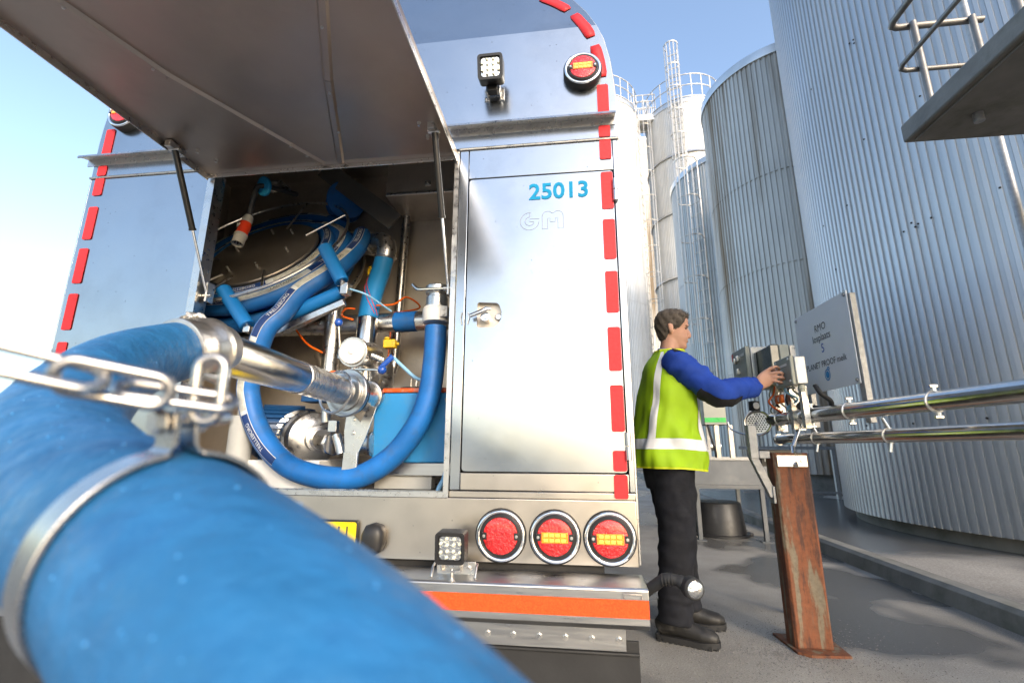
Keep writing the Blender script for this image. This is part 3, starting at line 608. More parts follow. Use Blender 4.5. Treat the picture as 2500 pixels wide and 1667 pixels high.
# lower outlet with flange, the sight pipe plugs in here
fl = MB().lathe([(.062, -.012), (.095, -.012), (.097, -.008), (.097, .006), (.094, .01), (.062, .01)], (-.9, 1.775, 1.2), (-.18, -1, .02), 48).lathe([(.062, .01), (.074, .012), (.074, .02), (.062, .022)], (-.9, 1.775, 1.2), (-.18, -1, .02), 40).build('outlet_flange', alu, T)
MB().ring((-.922, 1.72, 1.197), (-.35, -1, .1), .082, .0055, 48, 8).build('handle_ring', inox_r, fl)
q = MB().lathe([(.088, -.03), (.088, -.012)], (-.9, 1.775, 1.2), (-.18, -1, .02), 40); q.build('seal', black, fl)
q = MB().loft(spline([(-.895, 1.785, 1.2), (-.885, 1.9, 1.2), (-.88, 2.0, 1.22), (-.885, 2.07, 1.28), (-.9, 2.1, 1.36)], 6), .057, 24).ring((-.883, 1.94, 1.205), (.1, 1, .1), .06, .008, 32, 8); q.build('outlet_elbow', inox_r, T)
q = MB().prism([(-.95, 1.13), (-.955, 1.05), (-.945, .965), (-.95, .83), (-.885, .83), (-.885, .965), (-.86, 1.02), (-.82, 1.15), (-.85, 1.16), (-.885, 1.09), (-.92, 1.12)], 'y', 1.885, 1.893); q.prism([(-.945, .965), (-.95, .83), (-.885, .83), (-.885, .965)], 'y', 1.876, 1.884); q.bolt((-.915, 1.885, 1.045), (0, -1, 0), .008, .007).bolt((-.915, 1.885, 1.10), (0, -1, 0), .006, .006).build('support_bracket', inox_r, T, bevel=.0015)
# pump set
pm = MB().lathe([(.1, -.14), (.135, -.13), (.135, -.11), (.115, -.1), (.115, -.02), (.13, -.015), (.13, .0), (.12, .01), (.12, .07), (.085, .095), (.06, .1), (.06, .13), (.045, .135), (.045, .17), (0, .17)], (-1.27, 2.16, 1.03), (.75, -.62, -.05), 40).build('pump', inox_r, T)
q = MB()
for a in range(0, 360, 45):
    ax = V((.75, -.62, -.05)).normalized(); u_ = (V((0, 0, 1))-ax*ax.z).normalized(); w_ = ax.cross(u_); q.bolt(V((-1.27, 2.16, 1.03))-ax*.11+(u_*math.cos(R(a))+w_*math.sin(R(a)))*.124, ax, .007, .01)
q.each('bolt', inox, pm)
q = MB()
for i in range(6): q.ring(V((-1.27, 2.16, 1.03))+V((.75, -.62, -.05)).normalized()*(.135+i*.006), (.75, -.62, -.05), .047, .002, 28, 6)
q.lathe([(.04, 0), (.05, .004), (.052, .03), (.048, .034), (.04, .034)], (-1.06, 1.985, 1.0), (.75, -.62, -.05), 8).build('union_nut', inox, pm)
MB().cyl((-.86, 2.0, 1.0), (-.98, 2.03, 1.0), .048, n=24).ring((-.875, 2.0, 1.0), (1, 0, 0), .05, .006, 24, 6).build('suction_pipe', inox_r, T)
MB().cyl((-1.02, 1.95, 1.04), (-.985, 1.94, .955), .02, n=16).box((-1.055, 1.93, 1.05), (-1.015, 1.955, 1.1)).cyl((-1.075, 1.94, 1.15), (-1.07, 1.94, 1.09), .02, n=16).build('drain_valve', inox_r, T, bevel=.002)
mo = MB().lathe([(.12, -.2), (.125, -.18), (.125, .05), (.11, .07), (0, .07)], (-1.52, 2.22, 1.06), (-.7, -.45, 0), 36).build('pump_motor', motor_blue, T)
q = MB()
for a in range(0, 360, 12):
    ax = V((-.7, -.45, 0)).normalized(); u_ = V((0, 0, 1)); w_ = ax.cross(u_); d = u_*math.cos(R(a))+w_*math.sin(R(a)); c = V((-1.52, 2.22, 1.06)); s_ = ax.cross(d)*.003
    p0, p1 = c+ax*-.15, c+ax*.04; q.add([p0+d*.12-s_, p0+d*.12+s_, p0+d*.138+s_, p0+d*.138-s_, p1+d*.12-s_, p1+d*.12+s_, p1+d*.138+s_, p1+d*.138-s_], [(3,2,1,0),(4,5,6,7),(0,1,5,4),(1,2,6,5),(2,3,7,6),(3,0,4,7)])
struct(q.build('cooling_fin', motor_blue, mo), 'stuff')
MB().cyl((-1.46, 1.93, 1.12), (-1.46, 1.93, .84), .05, n=28).cyl((-1.46, 1.93, 1.12), (-1.46, 1.93, 1.15), .028, n=6).build('filter_housing', grey_pl, T, bevel=.004)
MB().box((-1.42, 1.93, .80), (-1.08, 2.2, .93)).build('pump_plinth', white_p, T, bevel=.004)
MB().box((-1.3, 2.1, 1.2), (-1.2, 2.2, 1.28)).build('terminal_box', motor_blue, mo, bevel=.004)
MB().loft(spline([(-.50, 1.86, .9), (-.51, 1.86, .86), (-.525, 1.855, .83), (-.53, 1.85, .80)], 5), .01, 10).build('drain_tube', lt_blue, T)
# things standing or hanging in the bay
bb = thing('sample_box', 'bright blue box with orange rim and wire bail standing in the truck bay', 'box', (-.68, 2.15, .92))
q = MB(); a, b = (-.872, 1.99), (-.50, 2.36)
q.add([(a[0]+.0, a[1], .922), (b[0]-.03, a[1], .922), (b[0]-.03, b[1], .922), (a[0], b[1], .922), (a[0]-.0, a[1]-.012, 1.222), (b[0], a[1]-.012, 1.222), (b[0], b[1], 1.222), (a[0], b[1], 1.222)], [(3,2,1,0),(4,5,6,7),(0,1,5,4),(1,2,6,5),(2,3,7,6),(3,0,4,7)])
q.build('body', box_blue, bb, bevel=.006)
q = MB().box((-.874, 1.973, 1.223), (-.498, 2.364, 1.243)); q.build('rim', orange_p, bb, bevel=.005)
q = MB().loft(spline([(-.845, 1.972, 1.195), (-.875, 1.965, 1.165), (-.885, 1.955, 1.145)], 5), .0035, 8).lathe([(.010, 0), (.010, .005), (0, .006)], (-.845, 1.977, 1.196), (0, -1, 0), 14); q.loft(spline([(-.545, 1.97, 1.195), (-.525, 1.96, 1.16), (-.50, 1.955, 1.165)], 5), .0035, 8).build('bail', inox_r, bb)
MB().loft([(-.755, 2.12, 1.245), (-.757, 2.12, 1.30), (-.75, 2.12, 1.315), (-.737, 2.12, 1.315), (-.73, 2.12, 1.30), (-.732, 2.12, 1.245)], .004, 8).build('lid_handle', inox_r, bb)
MB().cyl((-.745, 2.13, 1.243), (-.745, 2.13, 1.262), .06, n=28).build('lid_cap', black, bb)
q = MB().box((-.88, 1.985, .868), (-.49, 2.37, .9215)).build('box_shelf', alu, T, bevel=.003)
MB().box((-.855, 2.0, .812), (-.60, 2.06, .8675)).build('shelf_foot', grey_pl, T, bevel=.002)
pg = thing('power_plug', 'red and grey industrial power plug hanging on a black cable below the hatch', 'plug', (-1.58, 1.93, 1.93))
ax = V((-.02, -.28, -1)).normalized(); c0 = V((-1.592, 1.95, 2.118))
MB().lathe([(.019, 0), (.022, .004), (.022, .02), (.025, .022), (.025, .045), (.022, .047)], c0, ax, 20).build('gland', grey_pl, pg)
MB().lathe([(.025, .046), (.027, .05), (.028, .075), (.0265, .1), (.029, .115), (.029, .122)], c0, ax, 28).build('body', red_pl, pg)
MB().lathe([(.031, .12), (.031, .13), (.028, .132), (.028, .178), (.0255, .178), (.0255, .145), (0, .145)], c0, ax, 28).build('shroud', grey_pl, pg)
q = MB()
for i in range(4): q.cyl(c0+ax*.14+V((.012*math.cos(i*1.57+.7), .012*math.sin(i*1.57+.7), 0)), c0+ax*.172+V((.012*math.cos(i*1.57+.7), .012*math.sin(i*1.57+.7), 0)), .003, n=8)
q.each('pin', black, pg)
fr_ = (c0+ax*.07)+V((-.012, -.027, 0)); MB().box((fr_.x-.008, fr_.y-.001, fr_.z-.01), (fr_.x+.008, fr_.y+.001, fr_.z+.01)).build('label_patch', white_p, pg)
MB().loft(spline([c0+V((0, 0, -.002)), (-1.592, 1.955, 2.18), (-1.58, 1.95, 2.23), (-1.555, 1.93, 2.268), (-1.53, 1.94, 2.279), (-1.5, 1.97, 2.285), (-1.45, 2.1, 2.32)], 6), .0125, 12).build('cable', rubber, pg)
gl = MB(); ax = V((-.35, -.9, -.25)).normalized()
gl.lathe([(.0, 0), (.047, 0), (.049, .004), (.049, .014), (.046, .017), (.014, .017), (.012, .014), (0, .014)], V((-1.525, 1.952, 2.282)), ax, 36); gl.build('cable_holder', gland_blue, T)
MB().cyl(V((-1.525, 1.952, 2.282)), V((-1.525, 1.952, 2.282))-ax*.05, .022, n=16).box((-1.58, 1.96, 2.315), (-1.45, 2.05, 2.321)).build('holder_mount', inox_r, T)
dr = MB().lathe([(.11, -.12), (.11, -.11), (.06, -.11), (.06, .0), (.11, .0), (.11, .01), (0, .01)], (-1.3, 2.35, 2.42), (.5, -.8, -.2), 36).build('cable_drum', hose_blue, T)
# ================================================================== foreground hose with sight pipe, clamp and chain
wet_blue = mat('wet_hose_blue', (.02, .125, .29), .48, 0, vary=.2, vscale=16, rvary=.14, bump=.3, bscale=60, stretch=(1, 1.6, 1), spec=.35, dirt=(.010, .075, .21), dscale=20, damt=.55)
cast_alu = mat('cast_alloy', (.5, .48, .45), .38, .95, vary=.15, vscale=20, bump=.15, bscale=60, dirt=(.25, .23, .2), dscale=16, damt=.5)
film = mat('wrapped_film', (.6, .59, .57), .12, 1, vary=.15, vscale=20, bump=.7, bscale=38, stretch=(1, 2.2, 1))
bight = mat('clamp_steel', (.42, .41, .40), .28, 1, vary=.1, vscale=20, dirt=(.45, .4, .35), dscale=30, damt=.3)
FH = thing('unloading_hose', 'thick wet blue unloading hose sweeping past the camera from the truck outlet', 'hose', (-.246, .275, .85))
fp = spline([(-.829, .94, 1.202), (-.832, .86, 1.176), (-.755, .68, 1.105), (-.59, .475, 1.005), (-.405, .35, .943), (-.246, .275, .913), (-.095, .205, .863), (.015, .168, .79), (.08, .15, .68), (.1, .14, .5), (.1, .05, .25), (.05, -.25, .07), (-.1, -.8, .063), (-.5, -1.6, .063)], 22)
MB().loft(fp, .0625, 48, up=(0, 0, 1)).build('hose', wet_blue, FH)
pa, pb = V((-.826, .965, 1.2015)), V((-.893, 1.72, 1.2))
md_ = pa.lerp(pb, .52)
MB().cyl(pa, md_, .0515, n=40).ring(md_, pb-pa, .052, .0015, 40, 6).build('steel_pipe', inox, FH)
q = MB(); N_ = 26
pts_ = [md_.lerp(pb, i/N_) for i in range(N_+1)]; q.loft(pts_, [.0518+.0012*math.sin(i*1.7)+random.uniform(-.0006, .0006) for i in range(N_+1)], 40); q.build('film_wrap', film, FH)
ax = (pa-V((-.832, .86, 1.176))).normalized(); c0 = V((-.829, .94, 1.2))
cp = MB().lathe([(.0635, -.075), (.068, -.073), (.069, -.052), (.066, -.045), (.066, -.02), (.071, -.012), (.072, .012), (.066, .022), (.06, .03), (.056, .05), (.053, .055)], c0, ax, 44).build('hose_coupling', cast_alu, FH)
q = MB(); u_ = (V((0, 0, 1))-ax*ax.z).normalized(); w_ = ax.cross(u_)
for an, of in ((-18, -.03), (-18, .0), (-42, .012), (-42, -.018)):
    d = u_*math.cos(R(an))+w_*math.sin(R(an)); s_ = ax.cross(d)
    q.cyl(c0+ax*of+d*.078-s_*.014, c0+ax*of+d*.078+s_*.014, .0065, n=10)
q.each('clamp_bolt', inox, cp)
q = MB()
for an in (-18, -42, 150):
    d = u_*math.cos(R(an))+w_*math.sin(R(an)); q.loft([c0-ax*.045+d*.064, c0-ax*.02+d*.078, c0+ax*.015+d*.078, c0+ax*.03+d*.06], [(.008, .008), (.012, .009), (.012, .009), (.006, .008)], 10)
q.each('coupling_rib', cast_alu, cp)
# clamp band round the hose
CC = V((-.246, .275, .9135)); CA = V((.908, -.411, -.08)).normalized(); Ca = V((-.412, -.911, 0)); Cb = CA.cross(Ca)*-1
if Cb.z < 0: Cb = -Cb
band = MB(); half = .0125; LUG = 84; gap = 9
def cpt(r, a, h): return CC+(Ca*math.cos(R(a))+Cb*math.sin(R(a)))*r+CA*h
prof_ = [(LUG+gap+(360-2*gap)*k/72) for k in range(73)]
for k, a in enumerate(prof_):
    for r_, h in ((.0632, -half), (.0662, -half), (.0662, half), (.0632, half)): band.v.append(cpt(r_, a, h))
band.f = [(4*k+j, 4*k+(j+1) % 4, 4*k+4+(j+1) % 4, 4*k+4+j) for k in range(72) for j in range(4)]+[(3, 2, 1, 0), (288, 289, 290, 291)]
bd = band.build('clamp_band', bight, FH, bevel=.0006)
for sgn in (-1, 1):     # turned up ears
    t = MB(); ear = []
    for r_, a in ((.0648, LUG+sgn*(gap+.3)), (.0665, LUG+sgn*6.5), (.0705, LUG+sgn*4.6), (.078, LUG+sgn*4.0), (.0905, LUG+sgn*3.4)): ear.append((r_, a))
    for r_, a in ear:
        for h in (-half, half):
            for dr in (-1, 1):
                t.v.append(cpt(r_, a+dr*1.0*(1 if r_ > .067 else .2), h)+((Ca*math.cos(R(a))+Cb*math.sin(R(a)))*(dr*.0014 if r_ < .067 else 0)))
    for i in range(4):
        o_ = 4*i; t.f += [(o_, o_+2, o_+6, o_+4), (o_+1, o_+5, o_+7, o_+3), (o_, o_+4, o_+5, o_+1), (o_+2, o_+3, o_+7, o_+6)]
    t.f += [(0, 1, 3, 2), (16, 18, 19, 17)]; t.build('clamp_ear', bight, bd, bevel=.0006)
tg = (Ca*-math.sin(R(LUG))+Cb*math.cos(R(LUG))).normalized(); bc = cpt(.0835, LUG, 0)
q = MB().cyl(bc-tg*.012, bc+tg*.03, .0042, n=14); q.lathe([(.0078, 0), (.0078, .006), (0, .006)], bc+tg*.0085, tg, 6).lathe([(.0078, 0), (.0078, .006), (0, .006)], bc-tg*.0085, -tg, 6).lathe([(.0095, 0), (.0095, .0014)], bc+tg*.007, tg, 18)
q.each('clamp_bolt', inox, bd)
# chain
CH = thing('steel_chain', 'shiny steel chain hooked to the clamp on the thick blue hose', 'chain', (-.2232, .2632, .98))
def link(c, d, nrm, L=.058, W=.024, r=.0031):
    c, d = V(c), V(d).normalized(); nrm = V(nrm); nrm = (nrm-d*nrm.dot(d)).normalized(); s_ = nrm.cross(d); h = L/2-W/2; w2 = W/2-r; pts = []
    for k in range(13): a = R(-90+180*k/12); pts.append(c+d*(h+w2*math.cos(a))+s_*w2*math.sin(a))
    for k in range(13): a = R(90+180*k/12); pts.append(c+d*(-h+w2*math.cos(a))+s_*w2*math.sin(a))
    MB().loft(pts, r, 14, closed=True, up=nrm).build('link', bight, CH)
link((-.2225, .2600, 1.0155), (.01, -.02, 1), (.35, -.9, .1), .046, .021)
link((-.2300, .2470, 1.0095), (.045, .036, -.006), (.25, -.5, .8), .064, .022)
link((-.2465, .2215, 1.0138), (.038, .032, -.008), (.6, -.62, -.25), .057, .023)
link((-.2660, .1960, 1.0195), (.042, .045, -.012), (.5, -.5, .65), .062, .024)
link((-.2950, .157, 1.030), (.05, .055, -.012), (.6, -.6, -.2), .064, .023)
link((-.3290, .118, 1.040), (.05, .055, -.012), (.1, -.2, .95), .064, .022)

# water drops standing on the hose
drop = mat('water_drop', (.05, .24, .52), .05, 0, vary=0, rvary=.01, coat=.5)
q = MB(); fr_ = frames(fp, (0, 0, 1))
for i in range(220):
    k = random.randrange(30, 170); t_, u_, v_ = fr_[k]; a = random.gauss(.2, .75); d_ = u_*math.cos(a)+v_*math.sin(a)
    if d_.z < .1: continue
    r_ = random.choice((.0006, .0007, .0009, .0012)); q.lathe([(r_, 0), (r_*.9, r_*.4), (r_*.5, r_*.7), (0, r_*.8)], fp[k].lerp(fp[k+1], random.random())+d_*.0624, d_, 7)
struct(q.build('water_drop', drop, FH), 'stuff')
# ================================================================== ground, kerb, apron
def node_mat(name):
    m = bpy.data.materials.new(name); m.use_nodes = True; MATS[name] = m; t = m.node_tree
    return m, t, t.nodes['Principled BSDF'], t.nodes.new, t.links.new
def ramp(N, L, src, stops):
    r_ = N('ShaderNodeValToRGB'); e = r_.color_ramp.elements
    while len(e) < len(stops): e.new(.5)
    for i, (p, c) in enumerate(stops): e[i].position = p; e[i].color = (*c, 1) if len(c) == 3 else c
    L(src, r_.inputs[0]); return r_.outputs[0]
def nz(N, L, sc, det=5, vec=None, rough=.6):
    n_ = N('ShaderNodeTexNoise'); n_.inputs['Scale'].default_value = sc; n_.inputs['Detail'].default_value = det; n_.inputs['Roughness'].default_value = rough
    if vec is not None: L(vec, n_.inputs['Vector'])
    return n_.outputs[0]
def wet_ground(name, dry, wet, grain, wscale, lo, hi, r_dry=.75, r_wet=.22):
    m, t, p, N, L = node_mat(name); tc = N('ShaderNodeTexCoord').outputs['Object']
    w_ = nz(N, L, wscale, 3, tc, .45); wet_f = ramp(N, L, w_, [(lo, (0, 0, 0)), (hi, (1, 1, 1))])
    g = nz(N, L, grain, 8, tc, .75); gm = ramp(N, L, g, [(.3, tuple(c*.6 for c in dry)), (.5, dry), (.72, tuple(min(1, c*1.7) for c in dry))])
    big = nz(N, L, 1.1, 4, tc); bm = ramp(N, L, big, [(.35, (.72, .71, .7)), (.65, (1.12, 1.12, 1.12))])
    mu = N('ShaderNodeMix'); mu.data_type = 'RGBA'; mu.blend_type = 'MULTIPLY'; mu.inputs[0].default_value = 1; L(gm, mu.inputs[6]); L(bm, mu.inputs[7])
    mx = N('ShaderNodeMix'); mx.data_type = 'RGBA'; L(wet_f, mx.inputs[0]); L(mu.outputs[2], mx.inputs[6]); mx.inputs[7].default_value = (*wet, 1); L(mx.outputs[2], p.inputs['Base Color'])
    L(ramp(N, L, wet_f, [(0, (r_dry,)*3), (1, (r_wet,)*3)]), p.inputs['Roughness'])
    b = N('ShaderNodeBump'); b.inputs['Strength'].default_value = .35; b.inputs['Distance'].default_value = .006; L(g, b.inputs['Height']); L(b.outputs[0], p.inputs['Normal'])
    return m
asphalt = wet_ground('asphalt', (.32, .302, .27), (.12, .116, .108), 130, .75, .5, .545)
apron_m = wet_ground('apron_concrete', (.30, .28, .25), (.12, .118, .114), 60, .42, .44, .5, .6, .1)
concrete = mat('concrete', (.22, .215, .195), .8, 0, vary=.18, vscale=4, bump=.3, bscale=40, dirt=(.10, .105, .08), dscale=3, damt=.75)
concrete_d = mat('landing_concrete', (.22, .21, .19), .85, 0, vary=.15, vscale=5, bump=.35, bscale=30, dirt=(.10, .10, .07), dscale=3.5, damt=.7, speck=.5)
q = MB().add([(-300, -300, 0), (300, -300, 0), (300, 300, 0), (-300, 300, 0)], [(0, 1, 2, 3)]); struct(q.build('ground', asphalt, sm=0))
q = MB().box((2.56, -30, -.2), (60, 60, .118)); struct(q.build('silo_apron', apron_m, sm=0))
q = MB().prism([(2.41, -.05), (2.425, .10), (2.455, .124), (2.558, .126), (2.558, -.05)], 'x', -30, 60)
q.v = [V((p.y, p.x, p.z)) for p in q.v]; struct(q.build('kerb', concrete, sm=30, bevel=.004))
# loose gravel by the man's boots
q = MB()
for i in range(4200):
    a, rr = random.uniform(0, 6.283), abs(random.gauss(0, .3))
    x, y = 1.0+rr*math.cos(a)*1.5, 2.72+rr*math.sin(a)*1.0
    if x < .25 or x > 2.35: continue
    s_ = random.uniform(.0015, .0042); an = random.uniform(0, 3.14)
    q.add([(x+s_*math.cos(an+k*1.57), y+s_*math.sin(an+k*1.57), 0) for k in range(4)]+[(x, y, s_*random.uniform(.7, 1.3))], [(0, 1, 4), (1, 2, 4), (2, 3, 4), (3, 0, 4)])
gv = mat('gravel', (.17, .16, .15), .8, 0, vary=.6, vscale=120)
tag(struct(q.build('gravel', gv, sm=0), 'stuff'), 'loose fine gravel scattered on the asphalt by the boots', 'gravel')

cream_p = mat('enclosure_cream', (.46, .46, .38), .45, 0, vary=.05, dirt=(.33, .33, .27), damt=.4)
grey_gr = mat('enclosure_grey', (.27, .285, .255), .45, .2, vary=.05, vscale=4)
glass_d = mat('dark_window', (.035, .045, .04), .12, 0, vary=.1, coat=.6)
white_e = mat('enclosure_white', (.5, .51, .5), .35, .3, dirt=(.45, .45, .44), dscale=6, damt=.4)
# ================================================================== silos
def silo_mat(name, base, rough, metal, streak, samt, vary=.1):
    m, t, p, N, L = node_mat(name); tc = N('ShaderNodeTexCoord').outputs['Object']
    mp = N('ShaderNodeMapping'); mp.inputs['Scale'].default_value = (1, 1, .045); L(tc, mp.inputs[0])
    s1 = nz(N, L, 2.2, 6, mp.outputs[0], .6); s2 = nz(N, L, .5, 3, tc)
    f1 = ramp(N, L, s1, [(.45, (0, 0, 0)), (.62, (samt,)*3)]); v = ramp(N, L, s2, [(.3, tuple(c*(1-vary) for c in base)), (.7, tuple(c*(1+vary) for c in base))])
    mx = N('ShaderNodeMix'); mx.data_type = 'RGBA'; L(f1, mx.inputs[0]); L(v, mx.inputs[6]); mx.inputs[7].default_value = (*streak, 1); L(mx.outputs[2], p.inputs['Base Color'])
    p.inputs['Metallic'].default_value = metal
    L(ramp(N, L, s1, [(.3, (max(.05, rough-.07),)*3), (.7, (rough+.12,)*3)]), p.inputs['Roughness'])
    b = N('ShaderNodeBump'); b.inputs['Strength'].default_value = .25; b.inputs['Distance'].default_value = .02; L(nz(N, L, 1.6, 3, tc), b.inputs['Height']); L(b.outputs[0], p.inputs['Normal'])
    return m
s_bright = silo_mat('sky_tinted_cladding', (.42, .45, .48), .42, .7, (.5, .5, .5), .3)  # blue tint in the base colour stands in for reflected sky
s_stain = silo_mat('stained_cladding', (.54, .54, .52), .5, .35, (.19, .13, .065), .85)
s_pale = silo_mat('pale_cladding', (.52, .55, .56), .45, .45, (.5, .5, .47), .4)
s_cream = silo_mat('cream_cladding', (.74, .75, .75), .5, .25, (.55, .52, .46), .4)
s_rim = mat('rim_flashing', (.58, .6, .62), .35, .85, vary=.1, vscale=2)
rail_m = mat('rail_galvanised', (.6, .59, .57), .45, .6, vary=.1)
def shell(cx, cy, r, z0, z1, pitch=.118, depth=.03, nz_=1):
    n_ = max(24, int(2*math.pi*r/pitch)); q = MB(); prof = ((0, 1), (.42, 1), (.50, 0), (.92, 0)); zs = [z0+(z1-z0)*k/nz_ for k in range(nz_+1)]; k_ = n_*4
    for z in zs:
        for i in range(n_):
            for t, d in prof:
                a = 2*math.pi*(i+t)/n_; rr = r-depth*(1-d); q.v.append(V((cx+rr*math.cos(a), cy+rr*math.sin(a), z)))
    q.f = [(j*k_+i, j*k_+(i+1) % k_, (j+1)*k_+(i+1) % k_, (j+1)*k_+i) for j in range(len(zs)-1) for i in range(k_)]
    return q
def silo(name, label, cx, cy, r, h, mt, z0=.25, seams=(), rim=.22, skirts=(), pitch=.118):
    S = thing(name, label, 'silo', (cx, cy, .118), 'silos in the row beside the lane')
    shell(cx, cy, r, z0, h-rim, pitch, pitch*.24).build('cladding', mt, S, sm=20)
    MB().lathe([(r-.3, .0), (r-.12, .0), (r-.12, z0+.05-.118)], (cx, cy, .119), (0, 0, 1), 64).build('plinth', concrete, S, sm=0)
    MB().lathe([(r+.03, h-rim-.02), (r+.035, h-rim), (r+.035, h), (r-.1, h+.03), (r*.5, h+.25), (0, h+.4)], (cx, cy, 0), (0, 0, 1), 96).build('roof', s_rim, S, sm=40)
    for z in seams:
        q = MB(); n_ = 180
        q.lathe([(r-.01, z-.012), (r+.006, z-.012), (r+.006, z), (r-.01, z+.004)], (cx, cy, 0), (0, 0, 1), n_); q.build('sheet_lap', mt, S, sm=20)
    for z in skirts:
        MB().lathe([(r-.02, z+.14), (r+.03, z+.12), (r+.09, z-.02), (r+.085, z-.03), (r-.02, z+.0)], (cx, cy, 0), (0, 0, 1), 96).build('flashing', s_rim, S, sm=30)
    return S
s5 = silo('silo', 'nearest and largest corrugated silo with blue sheen tinted in behind the sign', 6.3, 6.03, 2.87, 15, s_bright, .25, pitch=.078)
q = MB()
for k in range(7):
    z = .9+k*.0
for i in range(70):
    a = R(random.uniform(175, 290)); z = random.choice([.7, 1.3, 2.0, 2.6, 3.3, 3.9, 4.6, 5.2, 5.9])+random.uniform(-.05, .05); d = V((math.cos(a), math.sin(a), 0)); q.lathe([(.012, 0), (.01, .008), (0, .01)], V((6.3, 6.03, z))+d*2.868, d, 6)
struct(q.build('cladding_screw', under, s5), 'stuff')
s4 = silo('silo', 'tall corrugated silo with brown rust streaks down its side', 6.15, 12.34, 2.05, 11.0, s_stain, .5, seams=(2.9, 5.2, 7.55))
s3 = silo('silo', 'low pale silo with curved rim in front of the railed silo', 7.37, 18.57, 2.84, 12.0, s_pale, .4, seams=(7.4,))
s2 = silo('silo', 'far cream silo with roof railing and caged ladder', 7.8, 27.8, 2.4, 22.0, s_cream, .4, skirts=(18.3, 14.6, 10.6))
s1 = silo('silo', 'leftmost far white silo with railing beside the truck edge', 1.9, 27.4, 2.9, 22.0, s_cream, .4, seams=(9.0,))
s6 = silo('silo', 'distant blue grey silo showing in the narrow gap between two cream silos', 5.75, 37.5, 2.6, 26.5, s_stain, .4)
def railing(S, cx, cy, r, z, a0, a1, n_=14, hh=1.1):
    q = MB()
    for i in range(n_+1):
        a = R(a0+(a1-a0)*i/n_); d = V((math.cos(a), math.sin(a), 0)); q.cyl(V((cx, cy, z-.1))+d*r, V((cx, cy, z+hh))+d*r, .035, n=6)
    q.each('railing_post', rail_m, S)
    q = MB()
    for zz in (z+hh, z+hh*.55): q.ring((cx, cy, zz), (0, 0, 1), r, .035, 72, 6, a0, a1, x=(1, 0, 0))
    q.ring((cx, cy, z+.1), (0, 0, 1), r, .05, 72, 6, a0, a1, x=(1, 0, 0)); q.each('railing', rail_m, S)
railing(s2, 7.8, 27.8, 2.36, 22.05, -230, 20, 16, 1.7); railing(s1, 1.9, 27.4, 2.86, 22.05, -180, 40, 16, 1.5)
def ladder(S, base, out, z0, z1, w_=.5, cage=True, top_only=None, rung=.5, rr=.03):
    base, out = V(base), V(out).normalized(); s_ = V((-out.y, out.x, 0)); q = MB()
    for e in (-1, 1): q.cyl(V((base.x, base.y, z0))+s_*w_/2*e, V((base.x, base.y, z1))+s_*w_/2*e, rr, n=6)
    q.each('ladder_stile', rail_m, S); q = MB(); z = z0+.2
    while z < z1: q.cyl(V((base.x, base.y, z))-s_*w_/2, V((base.x, base.y, z))+s_*w_/2, rr*.7, n=5); z += rung
    q.each('ladder_rung', rail_m, S); q = MB(); z = z1-.05; R_ = .42
    while z > z0+1.5:
        pts = [V((base.x, base.y, z))-s_*w_/2]+[V((base.x, base.y, z))+out*(.35+.42*math.sin(R(a)))+s_*(-R_*math.cos(R(a))) for a in range(0, 181, 20)]+[V((base.x, base.y, z))+s_*w_/2]
        q.loft(pts, rr*.8, 5); z -= 1.6
    q.each('cage_hoop', rail_m, S); q = MB()
    for a in (20, 60, 90, 120, 160):
        p = out*(.35+.42*math.sin(R(a)))+s_*(-R_*math.cos(R(a))); q.cyl(V((base.x, base.y, z0+1.6))+p, V((base.x, base.y, z1))+p, rr*.8, n=5)
    q.each('cage_bar', rail_m, S)
dd = V((math.cos(R(-112)), math.sin(R(-112)), 0)); lb = V((7.8, 27.8, 0))+dd*2.6; ladder(s2, lb, dd, 13.5, 25.6, .6, rr=.05)
dd = V((-.82, -.57, 0)).normalized(); lb = V((7.37, 18.57, 0))+dd*3.0; ladder(s3, lb, dd, 3, 11.9, .5, rr=.03)
dd = V((math.cos(R(-30)), math.sin(R(-30)), 0)); lb = V((1.9, 27.4, 0))+dd*3.05; ladder(s1, lb, dd, 3, 22, .5, rr=.025)
wk = thing('roof_walkway', 'railed walkway bridging the tops of the two cream silos', 'walkway', (5.1, 27.2, 21.9), None)
MB().box((4.3, 26.6, 21.6), (5.9, 27.9, 22.0)).build('deck', s_cream, wk)
q = MB()
for y in (26.65, 27.85):
    for x in (4.35, 5.1, 5.85): q.cyl((x, y, 22), (x, y, 23.5), .035, n=6)
    for z in (22.5, 23.0, 23.5): q.cyl((4.35, y, z), (5.85, y, z), .035, n=6)
q.each('railing', rail_m, wk)

# ================================================================== concrete landing with tube rail
LD = thing('concrete_landing', 'weathered concrete stair landing jutting in above the nearest silo', 'landing', (3.2, .9, 0))
MB().box((1.93, -1.2, 2.70), (4.0, 2.6, 2.812)).build('slab', concrete_d, LD, bevel=.012)
MB().box((1.965, -1.2, 2.688), (4.0, 2.56, 2.70)).build('soffit', concrete_d, LD)
MB().cyl((2.13, 2.36, 2.64), (2.13, 2.36, 2.70), .022, n=16).build('drain_stub', galv, LD)
MB().box((3.3, -.2, .118), (3.6, .2, 2.69)).build('column', concrete_d, LD, bevel=.01)
tube_d = mat('weathered_tube', (.2, .195, .19), .5, .7, vary=.15, vscale=10)
q = MB()
for z, r_ in ((3.5, .02), (3.19, .014)):
    q.loft([(3.3, 2.6, z)]+[(1.99+.04, 2.6, z)]+[(1.98+.03*(1-math.sin(R(a))), 2.57+.03*math.cos(R(a)), z) for a in (20, 45, 70)]+[(1.98, 2.56, z), (1.98, -1.1, z)] if False else [(2.5 if z > 3.3 else 3.0, 2.6, z), (2.03, 2.6, z), (1.995, 2.587, z), (1.98, 2.55, z), (1.98, -1.1, z)], r_, 12)
